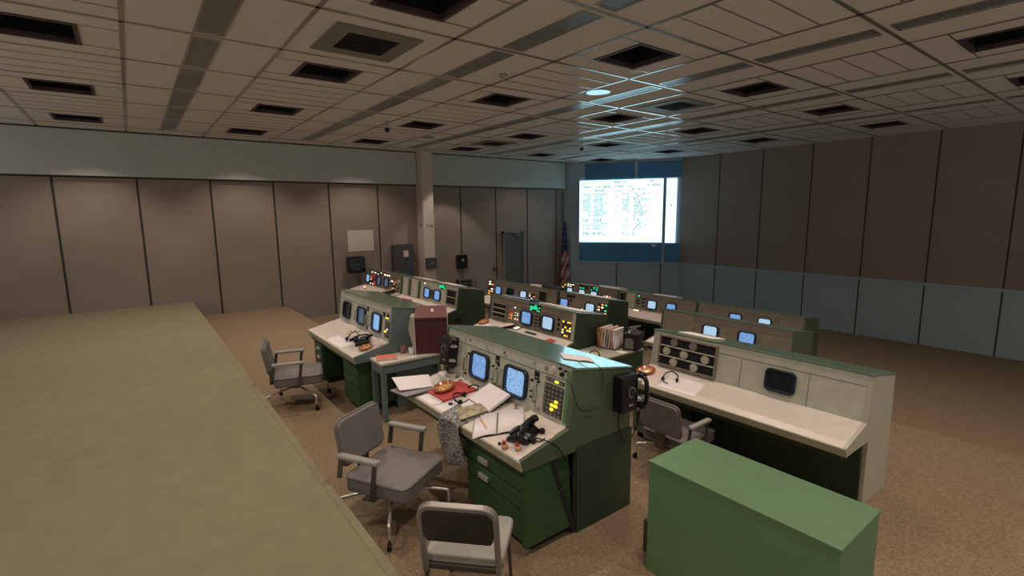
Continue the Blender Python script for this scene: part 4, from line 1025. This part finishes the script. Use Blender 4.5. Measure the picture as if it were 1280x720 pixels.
# ================================================================ THINGS ON THE LEFT WALL
t = thing('electrical_cabinet', (WX+.001, 6.94, .60), 'dark grey electrical cabinet with a white label on the left wall', 'cabinet')
obj('case', MB().box(0, -.35, 0, .18, .35, 1.02), CAB, t, bevel=.006); dd = obj('cabinet_door', MB().box(.18, -.32, .03, .195, .32, .99), CAB, t, bevel=.003)
obj('label_plate', MB().box(.195, .0, .62, .199, .17, .82), PAPER2, dd); obj('latch', MB().box(.195, .08, .50, .215, .13, .56), BLACKM, dd)
t = thing('notice_sheet', (WX+.001, 5.62, 1.47), 'large pale gridded notice pinned to the left wall', 'notice')
obj('sheet', MB().box(0, -.40, 0, .008, .41, .64), mat('notice paper', (.66, .55, .51), .8), t)
mb = MB()
for k in range(7): mb.box(.008, -.38, .06+.085*k, .0095, .39, .065+.085*k)
for k in range(6): mb.box(.008, -.35+.14*k, .03, .0095, -.345+.14*k, .62)
obj('ruling', mb, mat('notice ruling', (.52, .42, .38), .8), t)
t = thing('wall_monitor', (WX+.001, 5.33, .84), 'old dark framed monitor on a wall bracket below the notice', 'monitor')
obj('housing', MB().prism(rrect(-.28, 0, .24, .50, .06), .20, .42, 'x'), BLACK, t, bevel=.01); obj('tube_face', MB().prism(rrect(-.22, .06, .18, .44, .05), .42, .425, 'x'), CRT_OFF, t)
obj('bracket', MB().box(0, -.05, .15, .21, .05, .25), STEEL, t); obj('bracket_arm', MB().tube([(.1, .3, .52), (.1, .33, .3), (.1, .3, .05)], .012), STEEL, t)
t = thing('thermostat_box', (WX+.452, 7.77, .80), 'small dark grey box low on the pale column', 'box'); obj('case', MB().box(0, -.19, 0, .12, .17, .36), CAB, t, bevel=.008); obj('name_plate', MB().box(.12, -.08, .17, .124, .06, .20), STEEL, t)
t = thing('wall_payphone', (WX+.001, 9.2, .66), 'black telephone box on the wall above a small shelf', 'telephone'); obj('case', MB().box(0, -.2, 0, .14, .2, .48), BLACK, t, bevel=.01); obj('dial', MB().cyl((.14, 0, .3), (.155, 0, .3), .06), STEEL, t); obj('conduit', MB().cyl((.04, 0, 0), (.04, 0, -.4), .02), STEEL, t)
t = thing('wall_shelf', (WX+.001, 9.28, .0), 'small metal rack against the wall under the black telephone', 'shelf')
for z in (0, .14, .28): obj('shelf_board', MB().box(.0, -.33, z, .32, .33, z+.025), STEEL, t)
for y in (-.32, .32): obj('upright', MB().box(.29, y-.012, -.75, .315, y+.012, .28), STEEL, t); obj('upright', MB().box(.0, y-.012, -.75, .025, y+.012, .28), STEEL, t)
t = thing('switch_plate', (WX+.001, 10.68, .46), 'pair of small switches left of the door', 'switch'); obj('plate', MB().box(0, -.11, 0, .012, .11, .13), CAB, t); 
for y in (-.05, .05): obj('toggle', MB().box(.012, y-.015, .04, .03, y+.015, .09), BLACKM, t)
